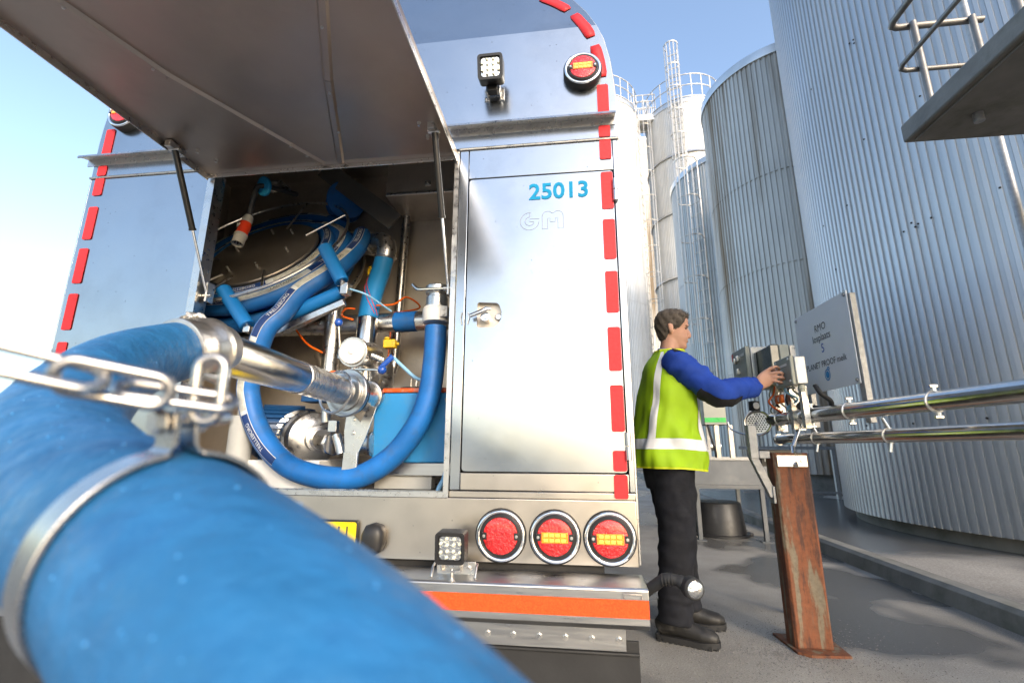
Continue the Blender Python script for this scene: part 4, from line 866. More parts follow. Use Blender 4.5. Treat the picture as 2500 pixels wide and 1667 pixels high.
q.each('rail', tube_d, LD)
q = MB()
for x, y in ((2.1, 2.57), (2.42, 2.57), (2.75, 2.57), (1.98, 1.9), (1.98, 1.0), (1.98, 0)): q.cyl((x, y, 2.80), (x, y, 3.5), .018, n=12)
q.each('rail_post', tube_d, LD)
DP = tag(MB().cyl((2.84, 3.05, .12), (2.84, 3.05, 6), .022, n=14).build('downpipe', galv), 'thin galvanised downpipe below the concrete landing', 'pipe')

# ================================================================== pipes on the rusty post
def pl(y): return 1.27+(3.35-y)*.1325
PU = thing('milk_pipe', 'upper stainless milk pipe with clamps running above the rusty post', 'pipe', (1.38, 2.6, 1.1), 'milk pipes along the lane')
MB().cyl((pl(3.30), 3.30, 1.172), (pl(-1.5), -1.5, 1.18), .04, n=36).build('tube', inox, PU)
for y in (3.12, 2.98, 2.9, 2.82, 2.52, 2.05):
    q = MB(); q.ring((pl(y), y, 1.173), (-.13, 1, 0), .042, .004, 32, 8)
    q.cyl((pl(y), y, 1.215), (pl(y), y, 1.235), .009, n=8).cyl((pl(y)-.014, y, 1.235), (pl(y)+.014, y, 1.235), .008, n=6).cyl((pl(y), y, 1.13), (pl(y), y, 1.11), .009, n=8).cyl((pl(y)-.014, y, 1.112), (pl(y)+.014, y, 1.112), .008, n=6); q.build('clamp', inox_r, PU)
hc = V((1.205, 3.24, 1.155)); ax = V((-.42, -.9, .05)).normalized()
MB().loft([(pl(3.3), 3.3, 1.172), (1.25, 3.31, 1.168), hc-ax*.03], [.04, .045, .05], 24).build('end_bend', inox, PU)
hd = MB().lathe([(.05, -.04), (.078, -.035), (.082, -.02), (.082, .012), (.078, .016), (.07, .016), (.068, .004), (.068, -.01)], hc, ax, 40).build('end_coupling', black, PU)
MB().ring(hc+ax*.012, ax, .077, .006, 44, 8).build('coupling_ring', inox, hd)
MB().lathe([(.0, -.002), (.069, -.002), (.069, .002), (0, .003)], hc, ax, 40).build('strainer', alu, hd)
u_ = (V((0, 0, 1))-ax*ax.z).normalized(); w_ = ax.cross(u_); q = MB()
for ry in range(-4, 5):
    for rx in range(-4, 5):
        ox, oy = (rx+.5*(ry % 2))*.0155, ry*.0135
        if ox*ox+oy*oy < .058**2: q.lathe([(.0048, .0), (.0048, .0045), (0, .0045)], hc+w_*ox+u_*oy, ax, 10)
struct(q.build('strainer_hole', darkgap, hd), 'stuff')
MB().loft(spline([hc+ax*.03+u_*.005, hc+ax*.045+w_*.04-u_*.06, hc+ax*.04+w_*.08-u_*.075, hc+w_*.16-u_*.04, hc+w_*.18+u_*.01], 5), .006, 8).build('latch_lever', inox, hd)
MB().box((-.025, -.02, -.03), (.03, .02, .032), Matrix.Translation((1.185, 3.22, 1.262)) @ Matrix.Rotation(R(25), 4, 'Z')).build('lamp_box', black, hd, bevel=.003)
MB().lathe([(.022, 0), (.022, .004), (.01, .006), (0, .006)], (1.19, 3.198, 1.263), (.3, -1, 0), 24).build('dial', white_p, hd)
PL = thing('milk_pipe', 'lower thinner milk pipe slung under the clamped pipe', 'pipe', (1.42, 2.6, 1.0), 'milk pipes along the lane')
MB().cyl((pl(3.3)+.07, 3.3, 1.05), (pl(-1.5)+.07, -1.5, 1.05), .032, n=30).build('tube', inox, PL)
MB().lathe([(.036, -.01), (.036, .006), (.03, .012), (0, .012)], (pl(3.3)+.07, 3.3, 1.05), (-.13, 1, 0), 28).build('end_cap', inox_r, PL)
for y in (2.92, 2.4):
    q = MB(); q.ring((pl(y)+.07, y, 1.05), (-.13, 1, 0), .034, .004, 30, 8).cyl((pl(y)+.07, y, 1.085), (pl(y)+.05, y, 1.13), .007, n=8).cyl((pl(y)+.07, y, 1.017), (pl(y)+.06, y, .975), .007, n=8); q.build('clamp', inox_r, PL)
# rusty post
m, t, p, N, L = node_mat('rust'); tc = N('ShaderNodeTexCoord').outputs['Object']; mp = N('ShaderNodeMapping'); mp.inputs['Scale'].default_value = (1, 1, .14); L(tc, mp.inputs[0])
a_ = nz(N, L, 13, 7, mp.outputs[0], .62); b_ = nz(N, L, 40, 8, tc, .7)
c_ = ramp(N, L, a_, [(.3, (.055, .028, .02)), (.40, (.10, .04, .024)), (.46, (.21, .066, .024)), (.52, (.17, .07, .035)), (.56, (.19, .15, .10)), (.75, (.17, .155, .12))])
mu = N('ShaderNodeMix'); mu.data_type = 'RGBA'; mu.blend_type = 'MULTIPLY'; mu.inputs[0].default_value = .8; L(c_, mu.inputs[6]); L(ramp(N, L, b_, [(.3, (.6, .58, .55)), (.6, (1.1, 1.1, 1.1))]), mu.inputs[7]); L(mu.outputs[2], p.inputs['Base Color'])
p.inputs['Roughness'].default_value = .75; bb_ = N('ShaderNodeBump'); bb_.inputs['Strength'].default_value = .4; bb_.inputs['Distance'].default_value = .004; L(b_, bb_.inputs['Height']); L(bb_.outputs[0], p.inputs['Normal']); rust = m
RP = thing('rusty_post', 'rusted steel channel post bolted to the ground carrying the pipes', 'post', (1.19, 2.82, 0))
x0, x1, y0 = 1.092, 1.275, 2.775
q = MB().prism([(x0, y0+.012), (x0, y0+.11), (x0+.01, y0+.11), (x0+.01, y0+.024), (x0+.045, y0+.018), (x0+.09, y0+.022), (x1-.045, y0+.018), (x1-.01, y0+.024), (x1-.01, y0+.11), (x1, y0+.11), (x1, y0+.012), (x1-.012, y0), (x1-.045, y0+.006), (x0+.09, y0+.012), (x0+.045, y0+.004), (x0+.012, y0)], 'z', .012, .968); q.build('channel', rust, RP, bevel=.003)
MB().prism([(1.06, 2.98), (1.08, 2.735), (1.13, 2.70), (1.32, 2.715), (1.33, 2.97)], 'z', .0, .012).build('base_plate', rust, RP)
pp = MB().box((x0+.015, y0-.008, .895), (x1-.015, y0-.002, .955)).build('top_plate', inox_r, RP, bevel=.001)
q = MB()
for x in (x0+.035, x1-.04): q.bolt((x, y0-.008, .925), (0, -1, 0), .0095, .007)
q.each('bolt', inox_r, pp)
MB().cyl((1.195, y0-.016, .9), (1.245, 2.88, 1.0), .012, n=14).cyl((1.245, 2.88, 1.0), (1.325, 2.93, 1.135), .012, n=14).build('support_rod', inox, RP)
BK = thing('square_tube_bracket', 'galvanised square tube bracket welded to the side of the rusty post', 'bracket', (1.03, 2.82, .66))
q = MB().box((.985, 2.80, .935), (1.03, 2.845, 1.12)); q.build('upright', galv, BK, bevel=.003)
MB().box((1.0305, 2.802, .937), (1.088, 2.842, .978)).build('crosspiece', galv, BK, bevel=.003)
a, b = V((1.0, 2.822, .95)), V((1.085, 2.822, .735)); d = (b-a).normalized(); s_ = V((-d.z, 0, d.x))*.02
q = MB(); q.v = [p_+s_*e+V((0, f_, 0)) for p_ in (a, b) for e, f_ in ((-1, -.019), (1, -.019), (1, .019), (-1, .019))]; q.f = [(0, 1, 5, 4), (1, 2, 6, 5), (2, 3, 7, 6), (3, 0, 4, 7), (0, 3, 2, 1), (4, 5, 6, 7)]; q.build('strut', galv, BK, bevel=.003)
MB().box((1.078, 2.795, .70), (1.0915, 2.85, .79)).build('foot_plate', galv, BK, bevel=.002)

# ================================================================== control boxes
def cbox(name, label, x0, y0, y1, x1, z0, z1, face, side, lid=.02):
    B_ = thing(name, label, 'control box', ((x0+x1)/2, (y0+y1)/2, z0), 'control boxes above the pipes')
    MB().box((x0+lid+.004, y0+.004, z0+.004), (x1, y1-.004, z1-.004)).build('case', side, B_, bevel=.006)
    MB().box((x0, y0, z0), (x0+lid, y1, z1)).build('lid', face, B_, bevel=.005)
    return B_
b3 = cbox('control_box', 'small white control box that the man is touching', 1.217, 2.72, 2.93, 1.302, 1.335, 1.5, grey_gr, white_e, .022)
q = MB()
for y in (2.742, 2.908):
    for z in (1.358, 1.482): q.lathe([(.009, 0), (.008, .004), (0, .005)], (1.217, y, z), (-1, 0, 0), 14)
q.each('screw', white_e, b3); MB().box((1.215, 2.76, 1.448), (1.2165, 2.85, 1.462)).build('name_strip', white_p, b3)
MB().cyl((1.217, 2.835, 1.42), (1.198, 2.835, 1.42), .013, n=16).box((1.183, 2.829, 1.405), (1.199, 2.841, 1.435)).build('rotary_switch', white_e, b3, bevel=.002)
MB().lathe([(.018, 0), (.018, -.02), (.014, -.022), (.014, -.035), (.008, -.035)], (1.275, 2.75, 1.335), (0, 0, 1), 16).build('cable_gland', cream_p, b3)
b2 = cbox('control_box', 'cream control box with dark window lid behind the white one', 1.245, 3.0, 3.29, 1.35, 1.395, 1.628, grey_gr, cream_p, .045)
MB().box((1.232, 2.992, 1.402), (1.285, 3.25, 1.622)).build('window_cover', glass_d, b2, bevel=.006)
MB().box((1.21, 3.0, 1.375), (1.36, 3.3, 1.394)).build('shelf_plate', cream_p, b2)
b1 = cbox('control_box', 'grey green cabinet with red tag and latches furthest along the pipe', 1.18, 3.25, 3.52, 1.32, 1.40, 1.672, grey_gr, white_e, .03)
q = MB()
for y, z in ((3.44, 1.60), (3.39, 1.61), (3.40, 1.52)): q.box((1.163, y-.014, z-.02), (1.18, y+.014, z+.02))
q.each('latch', inox_r, b1, bevel=.003); MB().box((1.1775, 3.495, 1.61), (1.1795, 3.52, 1.66)).build('red_tag', red_pl, b1); MB().box((1.1778, 3.28, 1.612), (1.1795, 3.38, 1.63)).build('name_strip', white_p, b1)
ST = thing('equipment_stand', 'stainless angle uprights holding the control boxes over the pipe', 'stand', (1.37, 2.95, 1.1))
q = MB()
for x, y, z1_ in ((1.275, 2.76, 1.33), (1.275, 2.9, 1.33), (1.362, 3.02, 1.62), (1.362, 3.26, 1.66), (1.28, 3.12, 1.39)): MB().prism([(x, y), (x+.03, y), (x+.03, y+.006), (x+.006, y+.006), (x+.006, y+.036), (x, y+.036)], 'z', 1.1, z1_).build('upright', inox_r, ST)
CB = thing('cable_bundle', 'bundle of grey and black cables with orange connectors under the control boxes', 'cables', (1.28, 2.95, 1.2))
cols_ = [(rubber, .011), (grey_pl, .006), (lt_blue, .006), (rubber, .008), (grey_pl, .006), (orange_tube, .006), (rubber, .007), (grey_pl, .005)]
for i, (mt_, r_) in enumerate(cols_):
    y = 2.78+i*.055; x = 1.30-.02*(i % 3); MB().loft(spline([(x, y, 1.37), (x-.01, y+.01, 1.32), (x+random.uniform(-.05, .05), y+random.uniform(-.04, .04), 1.27), (x+random.uniform(-.05, .05), y+.05, 1.225), (1.33, y+.04, 1.20)], 6), r_, 8).build('cable', mt_, CB)
MB().loft(spline([(1.33, 2.72, 1.33), (1.34, 2.69, 1.28), (1.40, 2.72, 1.24), (1.42, 2.8, 1.2), (1.4, 2.95, 1.24)], 6), .012, 10).build('cable', rubber, CB)
q = MB()
for y in (2.93, 2.98): q.box((1.235, y, 1.255), (1.255, y+.035, 1.305))
q.each('connector', orange_tube, CB, bevel=.003)
MB().lathe([(.022, 0), (.022, -.03), (.016, -.034), (.016, -.05)], (1.26, 2.97, 1.374), (0, 0, 1), 14).lathe([(.02, 0), (.02, -.025), (.015, -.03), (.015, -.045)], (1.27, 3.08, 1.36), (0, 0, 1), 14).each('gland', cream_p, CB)
# sign
sign_w = mat('sign_white', (.86, .85, .84), .5, 0, vary=.03); sign_b = mat('sign_blue', (.02, .10, .42), .4); sign_lb = mat('sign_light_blue', (.03, .26, .55), .4)
SG = thing('unloading_sign', 'grey white sign reading RMO losplaats 5 on steel posts', 'sign', (1.52, 2.9, 1.0))
MB().box((1.5, 2.61, 1.325), (1.506, 3.215, 1.835)).build('board', sign_w, SG, bevel=.001)
def stxt(s, size, y, z, mt_, sx=1): text_part(s, size, (1.4985, y, z), (0, -1, 0), (0, 0, 1), mt_, SG, 'lettering', 'CENTER', sx)
stxt('RMO', .062, 2.915, 1.685, txt_dark, .95); stxt('losplaats', .062, 2.915, 1.625, txt_dark, .95); stxt('5', .075, 2.915, 1.553, sign_b); stxt('PLANET PROOF melk', .052, 2.915, 1.468, txt_dark, .92)
q = MB(); c_ = V((1.4985, 2.905, 1.415)); nn = 28; o_ = [(.03*math.cos(2*math.pi*k/nn), .034*math.sin(2*math.pi*k/nn)) for k in range(nn)]; i_ = [(a*.8, b*.8) for a, b in o_]; i2 = [(a*.62, b*.62) for a, b in o_]
q.add([c_+V((0, -a, b)) for a, b in o_]+[c_+V((0, -a, b)) for a, b in i_], [(k, (k+1) % nn, nn+(k+1) % nn, nn+k) for k in range(nn)]); q.add([c_+V((0, -a, b)) for a, b in i2], [list(range(nn))])
o2 = [(.016+.014*math.cos(2*math.pi*k/16), .034+.012*math.sin(2*math.pi*k/16)) for k in range(16)]; i3 = [(.016+.006*math.cos(2*math.pi*k/16), .034+.005*math.sin(2*math.pi*k/16)) for k in range(16)]
q.add([c_+V((-.0002, -a, b)) for a, b in o2]+[c_+V((-.0002, -a, b)) for a, b in i3], [(k, (k+1) % 16, 16+(k+1) % 16, 16+k) for k in range(16)]); q.build('emblem', sign_lb, SG, sm=0)
q = MB()
for y in (2.63, 3.19):
    for z in (1.345, 1.815): q.bolt((1.5, y, z), (-1, 0, 0), .009, .007)
q.each('bolt', galv, SG)
for y in (2.615, 3.17): MB().box((1.508, y-.022, 1.12), (1.538, y+.02, 1.815)).build('post', galv, SG, bevel=.002)

# ================================================================== yard equipment behind the man
TR = thing('steel_trough', 'grey steel trough on square legs standing behind the man', 'trough', (1.75, 6.1, 0))
q = MB().add([(1.22, 5.75, .60), (2.14, 5.75, .60), (2.14, 6.6, .60), (1.22, 6.6, .60), (1.2, 5.78, .87), (2.5, 5.78, .87), (2.5, 6.7, .87), (1.2, 6.7, .87)], [(3,2,1,0),(0,1,5,4),(1,2,6,5),(2,3,7,6),(3,0,4,7)])
trm = mat('trough_grey', (.13, .14, .15), .6, .2, vary=.12, vscale=3, dirt=(.2, .2, .2), dscale=5, damt=.5)
q.build('bin', trm, TR); MB().box((1.2, 5.74, .555), (2.16, 5.79, .598)).box((1.2, 6.55, .555), (2.16, 6.6, .598)).build('frame', trm, TR, bevel=.002)
MB().box((1.19, 5.765, .871), (2.51, 5.79, .895)).box((1.19, 6.69, .871), (2.51, 6.715, .895)).build('rim', galv, TR)
for x, y in ((1.40, 5.74), (2.10, 5.74), (1.40, 6.54), (2.10, 6.54)):
    lg = MB().box((x-.022, y+.002, .008), (x+.022, y+.048, .554)).build('leg', trm, TR, bevel=.002); MB().box((x-.06, y-.02, 0), (x+.06, y+.07, .007)).build('foot_plate', trm, lg)
tub = mat('tub_black', (.02, .02, .021), .45, 0, vary=.3, vscale=8, bump=.05, bscale=20)
TB = thing('black_tub', 'upturned round black plastic tub under the grey trough', 'tub', (1.73, 6.2, 0))
MB().lathe([(.31, 0), (.335, 0), (.335, .025), (.30, .03), (.262, .36), (.25, .375), (.2, .378), (0, .37)], (1.73, 6.2, 0), (0, 0, 1), 48).build('tub', tub, TB)
MB().box((2.04, 6.14, .0), (2.1, 6.26, .03)).build('grip', tub, TB, bevel=.008)
EC = thing('equipment_cabinet', 'grey steel cabinet with green stripe on legs behind the man', 'cabinet', (1.74, 6.0, .6))
MB().box((1.60, 5.95, 1.28), (1.86, 6.25, 1.62)).build('case', grey_gr, EC, bevel=.006)
grn = mat('green_tape', (.02, .42, .08), .3); MB().box((1.605, 5.946, 1.31), (1.85, 5.9495, 1.365)).build('green_stripe', grn, EC)
for x in (1.74, 1.9):
    MB().box((x-.025, 5.97, .60), (x+.025, 6.02, 1.279)).build('leg', steel_in, EC, bevel=.002)
MB().loft(spline([(1.64, 5.97, 1.28), (1.65, 5.93, 1.15), (1.69, 5.93, .98), (1.7, 5.95, .9)], 6), .014, 8).build('cable', rubber, EC)
CS = thing('cased_instrument', 'pale control case on a pole above the steel trough', 'instrument', (1.76, 6.45, .6))
MB().box((1.62, 6.3, 1.80), (1.9, 6.6, 1.9)).build('lid', white_e, CS, bevel=.01); MB().box((1.64, 6.32, 1.5), (1.88, 6.58, 1.799)).build('case', grey_gr, CS, bevel=.006); MB().box((1.74, 6.42, .6), (1.78, 6.46, 1.499)).build('pole', galv, CS)
HP = tag(MB().loft(spline([(1.35, 6.95, 1.16), (1.42, 6.95, 1.06), (1.52, 6.95, 1.03), (2.05, 6.95, 1.03)], 6), .06, 18).build('bend_pipe', inox_r), 'stainless pipe bend lying behind the grey trough', 'pipe')
PC = thing('pump_controller', 'small black device with grey screen behind the rusty post top', 'device', (1.3, 3.35, .6))
MB().box((1.22, 3.3, .88), (1.42, 3.4, .985)).build('case', black, PC, bevel=.004); MB().box((1.335, 3.2975, .9), (1.39, 3.2995, .965)).build('screen', lt_blue, PC); MB().box((1.24, 3.2975, .91), (1.29, 3.2995, .96)).build('keypad', grey_pl, PC); MB().box((1.3, 3.33, .0), (1.34, 3.37, .879)).build('pole', galv, PC)
FN = thing('low_rail', 'galvanised low rail in front of the stained silo', 'rail', (4.2, 9.7, .118))
for x in (3.6, 4.15, 4.9): MB().box((x-.03, 9.7, .118), (x+.03, 9.76, 1.05)).build('post', galv, FN)
MB().box((3.2, 9.69, 1.0), (5.3, 9.699, 1.06)).box((3.2, 9.69, .2), (5.3, 9.699, .24)).build('bar', galv, FN)
# litter of the yard's far left: dry hedge and bare trees beyond the truck
straw = mat('dry_foliage', (.62, .54, .38), .8, 0, vary=.4, vscale=3); bark = mat('bark', (.16, .125, .09), .9, 0, vary=.3)
def tree(x, y, h, lab, n_=1500, spread=1.6):
    t_ = thing('bare_tree', lab, 'tree', (x, y, 0), 'trees far left beyond the truck')
    q = MB(); tips = []
    def br(p, d, l, r_, k):
        e = p+d*l; q.loft([p, p.lerp(e, .5)+V((random.uniform(-.05, .05)*l, random.uniform(-.05, .05)*l, 0)), e], [r_, r_*.8, r_*.6], 6); tips.append(e)
        if k:
            for _ in range(3): br(e, (d+V((random.uniform(-.8, .8), random.uniform(-.8, .8), random.uniform(-.1, .5)))).normalized(), l*random.uniform(.6, .8), r_*.55, k-1)
    br(V((x, y, 0)), V((0, 0, 1)), h*.35, .12, 4); q.build('trunk', bark, t_); q = MB()
    for i in range(n_):
        c = random.choice(tips)+V((random.gauss(0, .28), random.gauss(0, .28), random.gauss(0, .28))); a = V((random.uniform(-1, 1), random.uniform(-1, 1), random.uniform(-1, 1))).normalized(); b = a.orthogonal().normalized(); s_ = random.uniform(.03, .07)
        q.add([c-a*s_, c+b*s_*.6, c+a*s_, c-b*s_*.6], [(0, 1, 2, 3)])
    q.build('crown', straw, t_, sm=0)
tree(-21.5, 16, 3.2, 'dry straw coloured tree at the far left edge'); tree(-19.5, 20, 3.0, 'small dry tree right of the leftmost one'); tree(-17, 24, 3.4, 'dry tree nearest the truck side')
HG = tag(MB().build('hedge', straw) if False else (lambda q: [q.add([V((x, y, z))+a*s_, V((x, y, z))+b*s_, V((x, y, z))-a*s_, V((x, y, z))-b*s_], [(0, 1, 2, 3)]) for x, y, z, a, b, s_ in [(random.uniform(-30, -12), random.uniform(21, 23.5), abs(random.gauss(0, 1.0)), V((random.uniform(-1, 1), random.uniform(-1, 1), random.uniform(-1, 1))).normalized(), V((random.uniform(-1, 1), random.uniform(-1, 1), random.uniform(.2, 1))).normalized(), random.uniform(.08, .2)) for i in range(5000)]] and q)(MB()).build('hedge', straw, sm=0), 'long dry straw coloured hedge on the far left', 'hedge')
# ================================================================== the man at the control box
skin = mat('skin', (.52, .29, .205), .5, 0, vary=.08, vscale=18, spec=.35, bump=.04, bscale=160); skin.node_tree.nodes['Principled BSDF'].inputs['Subsurface Weight'].default_value = .12; skin.node_tree.nodes['Principled BSDF'].inputs['Subsurface Radius'].default_value = (.012, .005, .003)
hair_m = mat('hair_grey', (.07, .056, .043), .75, 0, vary=.4, vscale=70, stretch=(1, 1, .3))
navy = mat('work_trousers', (.007, .008, .013), .85, 0, vary=.25, vscale=9, bump=.1, bscale=240)
royal = mat('blue_fleece', (.014, .058, .36), .85, 0, vary=.14, vscale=10, bump=.12, bscale=260)
blackcl = mat('black_cloth', (.014, .014, .017), .85, 0, vary=.2)
hivis = mat('hi_vis', (.38, .62, .01), .7, 0, vary=.1, vscale=7, bump=.05, bscale=300)
hivis_e = mat('hi_vis_binding', (.66, .74, .02), .6)
retro = mat('retro_tape', (.93, .94, .95), .4, 0, vary=.05, vscale=14, bump=.08, bscale=60)
boot = mat('boot_leather', (.02, .019, .018), .5, 0, vary=.3, vscale=16, bump=.15, bscale=60, dirt=(.07, .065, .06), dscale=14, damt=.5)
MX, MY, MA, HY = .555, 2.92, 6, R(-15)
MT = Matrix.Translation((MX, MY, 0)) @ Matrix.Rotation(R(MA), 4, 'Z')
def W(x, y, z): return MT @ V((x, y, z))
PN = thing('person', 'man in yellow high visibility vest and blue sleeves reaching to a control box', 'person', (MX, MY, 0))
def remesh(o, vox, smooth=4):
    md = o.modifiers.new('fuse', 'REMESH'); md.mode = 'VOXEL'; md.voxel_size = vox; md.use_smooth_shade = True
    md = o.modifiers.new('soft', 'SMOOTH'); md.factor = .5; md.iterations = smooth
    return o
# --- head slices: (z, front, back, half width) measured from the chin, x from the ear axis
HZ, HX, HT = 1.592, .085, R(-6)
SL = [(-.004, .070, -.01, .028), (.008, .086, .022, .042), (.02, .094, .034, .048), (.036, .091, .05, .054), (.047, .0875, .058, .057), (.056, .0925, .064, .059), (.064, .091, .069, .061), (.072, .0935, .073, .063), (.084, .089, .080, .065), (.10, .087, .088, .068), (.118, .083, .094, .070), (.132, .082, .098, .072), (.146, .089, .101, .074), (.16, .0915, .103, .0755), (.185, .090, .103, .077), (.21, .078, .094, .071), (.228, .057, .074, .056), (.242, .03, .045, .034), (.248, .006, .01, .008)]
def hp(x, y, z):     # head local -> world, with a slight downward nod
    q_ = V((x, y, z-.1)); q_ = Matrix.Rotation(HY, 4, 'Z') @ (Matrix.Rotation(-HT+R(2), 4, 'Y') @ q_); return W(HX+q_.x, q_.y, HZ+.1+q_.z)
def slice_pt(i, a, grow=0):
    z, f_, b_, h_ = SL[i]; c, s_ = math.cos(a), math.sin(a); e = .86
    cx = math.copysign(abs(c)**e, c); sx = math.copysign(abs(s_)**e, s_)
    return (cx*((f_ if c > 0 else b_)+grow), sx*(h_+grow), z)
n_ = 36; q = MB()
for i in range(len(SL)):
    for k in range(n_): q.v.append(hp(*slice_pt(i, 2*math.pi*k/n_)))
q.f = [(i*n_+k, i*n_+(k+1) % n_, (i+1)*n_+(k+1) % n_, (i+1)*n_+k) for i in range(len(SL)-1) for k in range(n_)]+[list(range(n_-1, -1, -1)), [(len(SL)-1)*n_+k for k in range(n_)]]
q.loft([hp(.078, 0, .138), hp(.094, 0, .118), hp(.104, 0, .098), hp(.1045, 0, .088), hp(.088, 0, .08)], [(.008, .009), (.010, .0115), (.0115, .0145), (.011, .016), (.008, .012)], 12)
for s_ in (-1, 1):
    q.loft([hp(-.012, s_*.074, .085), hp(-.008, s_*.08, .098), hp(-.012, s_*.083, .118), hp(-.018, s_*.082, .138), hp(-.014, s_*.075, .15)], [(.006, .008), (.007, .013), (.007, .018), (.007, .017), (.005, .008)], 10, up=(0, 1, 0))
    q.sphere(hp(.083, s_*.034, .148), .011, 10, 6, (1.2, 1.6, .6))
q.loft([hp(.083, -.028, .056), hp(.0925, -.012, .0565), hp(.094, 0, .057), hp(.0925, .012, .0565), hp(.083, .028, .056)], .0055, 8)
# neck, torso core, arms, legs in one continuous body
q.loft([W(.045, 0, 1.47), W(.055, 0, 1.55), W(.07, 0, 1.62), W(.08, 0, 1.70)], [(.066, .07), (.062, .064), (.06, .06), (.058, .058)], 20)
q.loft([W(.0, 0, .88), W(.01, 0, 1.05), W(.03, 0, 1.25), W(.035, 0, 1.4), W(.04, 0, 1.49), W(.045, 0, 1.53)], [(.14, .11), (.14, .105), (.155, .11), (.16, .11), (.13, .09), (.07, .06)], 24, up=(0, 1, 0))
SH, EL_, WR = V((.60, 2.735, 1.475)), V((.805, 2.665, 1.29)), V((1.058, 2.80, 1.338))
q.loft([SH, SH.lerp(EL_, .5), EL_, EL_.lerp(WR, .35), WR, WR+(V((1.135, 2.802, 1.397))-WR)*.35], [.055, .045, .04, .038, (.03, .024), (.036, .02)], 16)
KN = V((1.135, 2.802, 1.397)); dh = (KN-WR).normalized()
q.loft([WR-dh*.01, WR+dh*.02, WR+dh*.05, KN, KN+dh*.008], [(.030, .022), (.036, .020), (.044, .020), (.045, .016), (.038, .012)], 18, up=(-.62, -.1, .78))
def finger(P, r0): P = spline(P, 4); q.loft(P, [r0*(1-.22*i/(len(P)-1)) for i in range(len(P))], 10); q.sphere(P[-1], r0*.8, 8, 6)
finger([(1.105, 2.797, 1.415), (1.135, 2.787, 1.437), (1.168, 2.783, 1.447), (1.192, 2.805, 1.44), (1.197, 2.824, 1.43)], .0098)
finger([(1.12, 2.797, 1.40), (1.15, 2.783, 1.412), (1.188, 2.779, 1.411), (1.208, 2.80, 1.404), (1.2, 2.822, 1.4)], .0101)
finger([(1.13, 2.797, 1.385), (1.158, 2.784, 1.388), (1.194, 2.782, 1.384), (1.211, 2.803, 1.379), (1.2, 2.823, 1.377)], .0096)
finger([(1.135, 2.797, 1.37), (1.158, 2.788, 1.365), (1.186, 2.788, 1.358), (1.2, 2.808, 1.355), (1.19, 2.824, 1.355)], .0088)
finger([(1.085, 2.812, 1.375), (1.105, 2.822, 1.412), (1.14, 2.832, 1.436), (1.172, 2.838, 1.44), (1.192, 2.838, 1.432)], .0112)
LSH, LEL, LWR = W(.04, .19, 1.47), W(.03, .25, 1.2), W(.12, .24, .98)
q.loft([LSH, LSH.lerp(LEL, .5), LEL, LWR, LWR+V((.03, 0, -.08)), LWR+V((.045, -.01, -.13))], [.055, .045, .04, (.03, .024), (.04, .018), (.03, .012)], 14)
for k in range(4): finger([LWR+V((.04, -.03+k*.02, -.12)), LWR+V((.06, -.03+k*.02, -.155)), LWR+V((.05, -.03+k*.02, -.185))], .0088)
finger([LWR+V((.035, -.02, -.05)), LWR+V((.065, -.035, -.085)), LWR+V((.075, -.035, -.115))], .0105)
LEGS = [[(.0, -.095, .90), (.0, -.1, .72), (-.005, -.1, .50), (-.03, -.1, .30), (-.045, -.1, .09)], [(.01, .095, .90), (.035, .1, .72), (.065, .105, .50), (.075, .115, .30), (.08, .125, .09)]]
for Lg in LEGS: q.loft([W(*p_) for p_ in Lg]+[W(Lg[-1][0]+.02, Lg[-1][1], .05), W(Lg[-1][0]+.14, Lg[-1][1], .04)], [.085, .075, .055, .052, .042, .04, .03], 14)
remesh(q.build('body', skin, PN, sm=180), .0052, 3)
# eyes and brows
q = MB()
for s_ in (-1, 1): q.sphere(hp(.0745, s_*.033, .13), .0095, 10, 6, (1, 1.1, .42))
q.build('eye', blackcl, PN)
q = MB()
for s_ in (-1, 1): q.loft([hp(.09, s_*.018, .147), hp(.089, s_*.034, .151), hp(.077, s_*.052, .147)], [.003, .0036, .002], 6)
q.build('eyebrow', hair_m, PN)
MB().loft([hp(.087, -.025, .0562), hp(.0972, -.01, .0565), hp(.0995, 0, .0567), hp(.0972, .01, .0565), hp(.087, .025, .0562)], .0014, 6).build('mouth', mat('lip', (.3, .12, .1), .6), PN)
# hair cap with a ragged edge and loose tufts
def hairline(a):
    d = abs((math.degrees(a)+180) % 360-180)
    return .197 if d < 38 else .197-.075*(d-38)/30 if d < 68 else .122-.012*(d-68)/22 if d < 90 else .11-.085*(d-90)/40 if d < 130 else .025
q = MB(); nh = 72; zs = [.02+.0085*i for i in range(27)]+[.2475]
def head_at(z, a, g):
    for i in range(len(SL)-1):
        if SL[i+1][0] >= z: break
    t_ = min(1, max(0, (z-SL[i][0])/(SL[i+1][0]-SL[i][0]))); A, B = V(slice_pt(i, a, g)), V(slice_pt(i+1, a, g)); return A.lerp(B, t_)
for k in range(nh):
    a = 2*math.pi*k/nh; hl = hairline(a)+random.uniform(-.004, .004)
    for i, z in enumerate(zs):
        zz = max(z, hl); d_ = (zz-hl); g = min(.009, .0015+d_*.3)+random.uniform(-.0016, .0016)*(d_ > 0)+.003*math.sin(a*11+z*90)*(d_ > .02)
        if z > .2: g += .006*(1 if math.cos(a) > .1 else .3)
        pnt = head_at(zz, a, g); pnt.z += .010*max(0, (z-.2)/.05); q.v.append(hp(*pnt))
m_ = len(zs)
q.f = [(k*m_+i, ((k+1) % nh)*m_+i, ((k+1) % nh)*m_+i+1, k*m_+i+1) for k in range(nh) for i in range(m_-1)]+[[k*m_+m_-1 for k in range(nh)]]
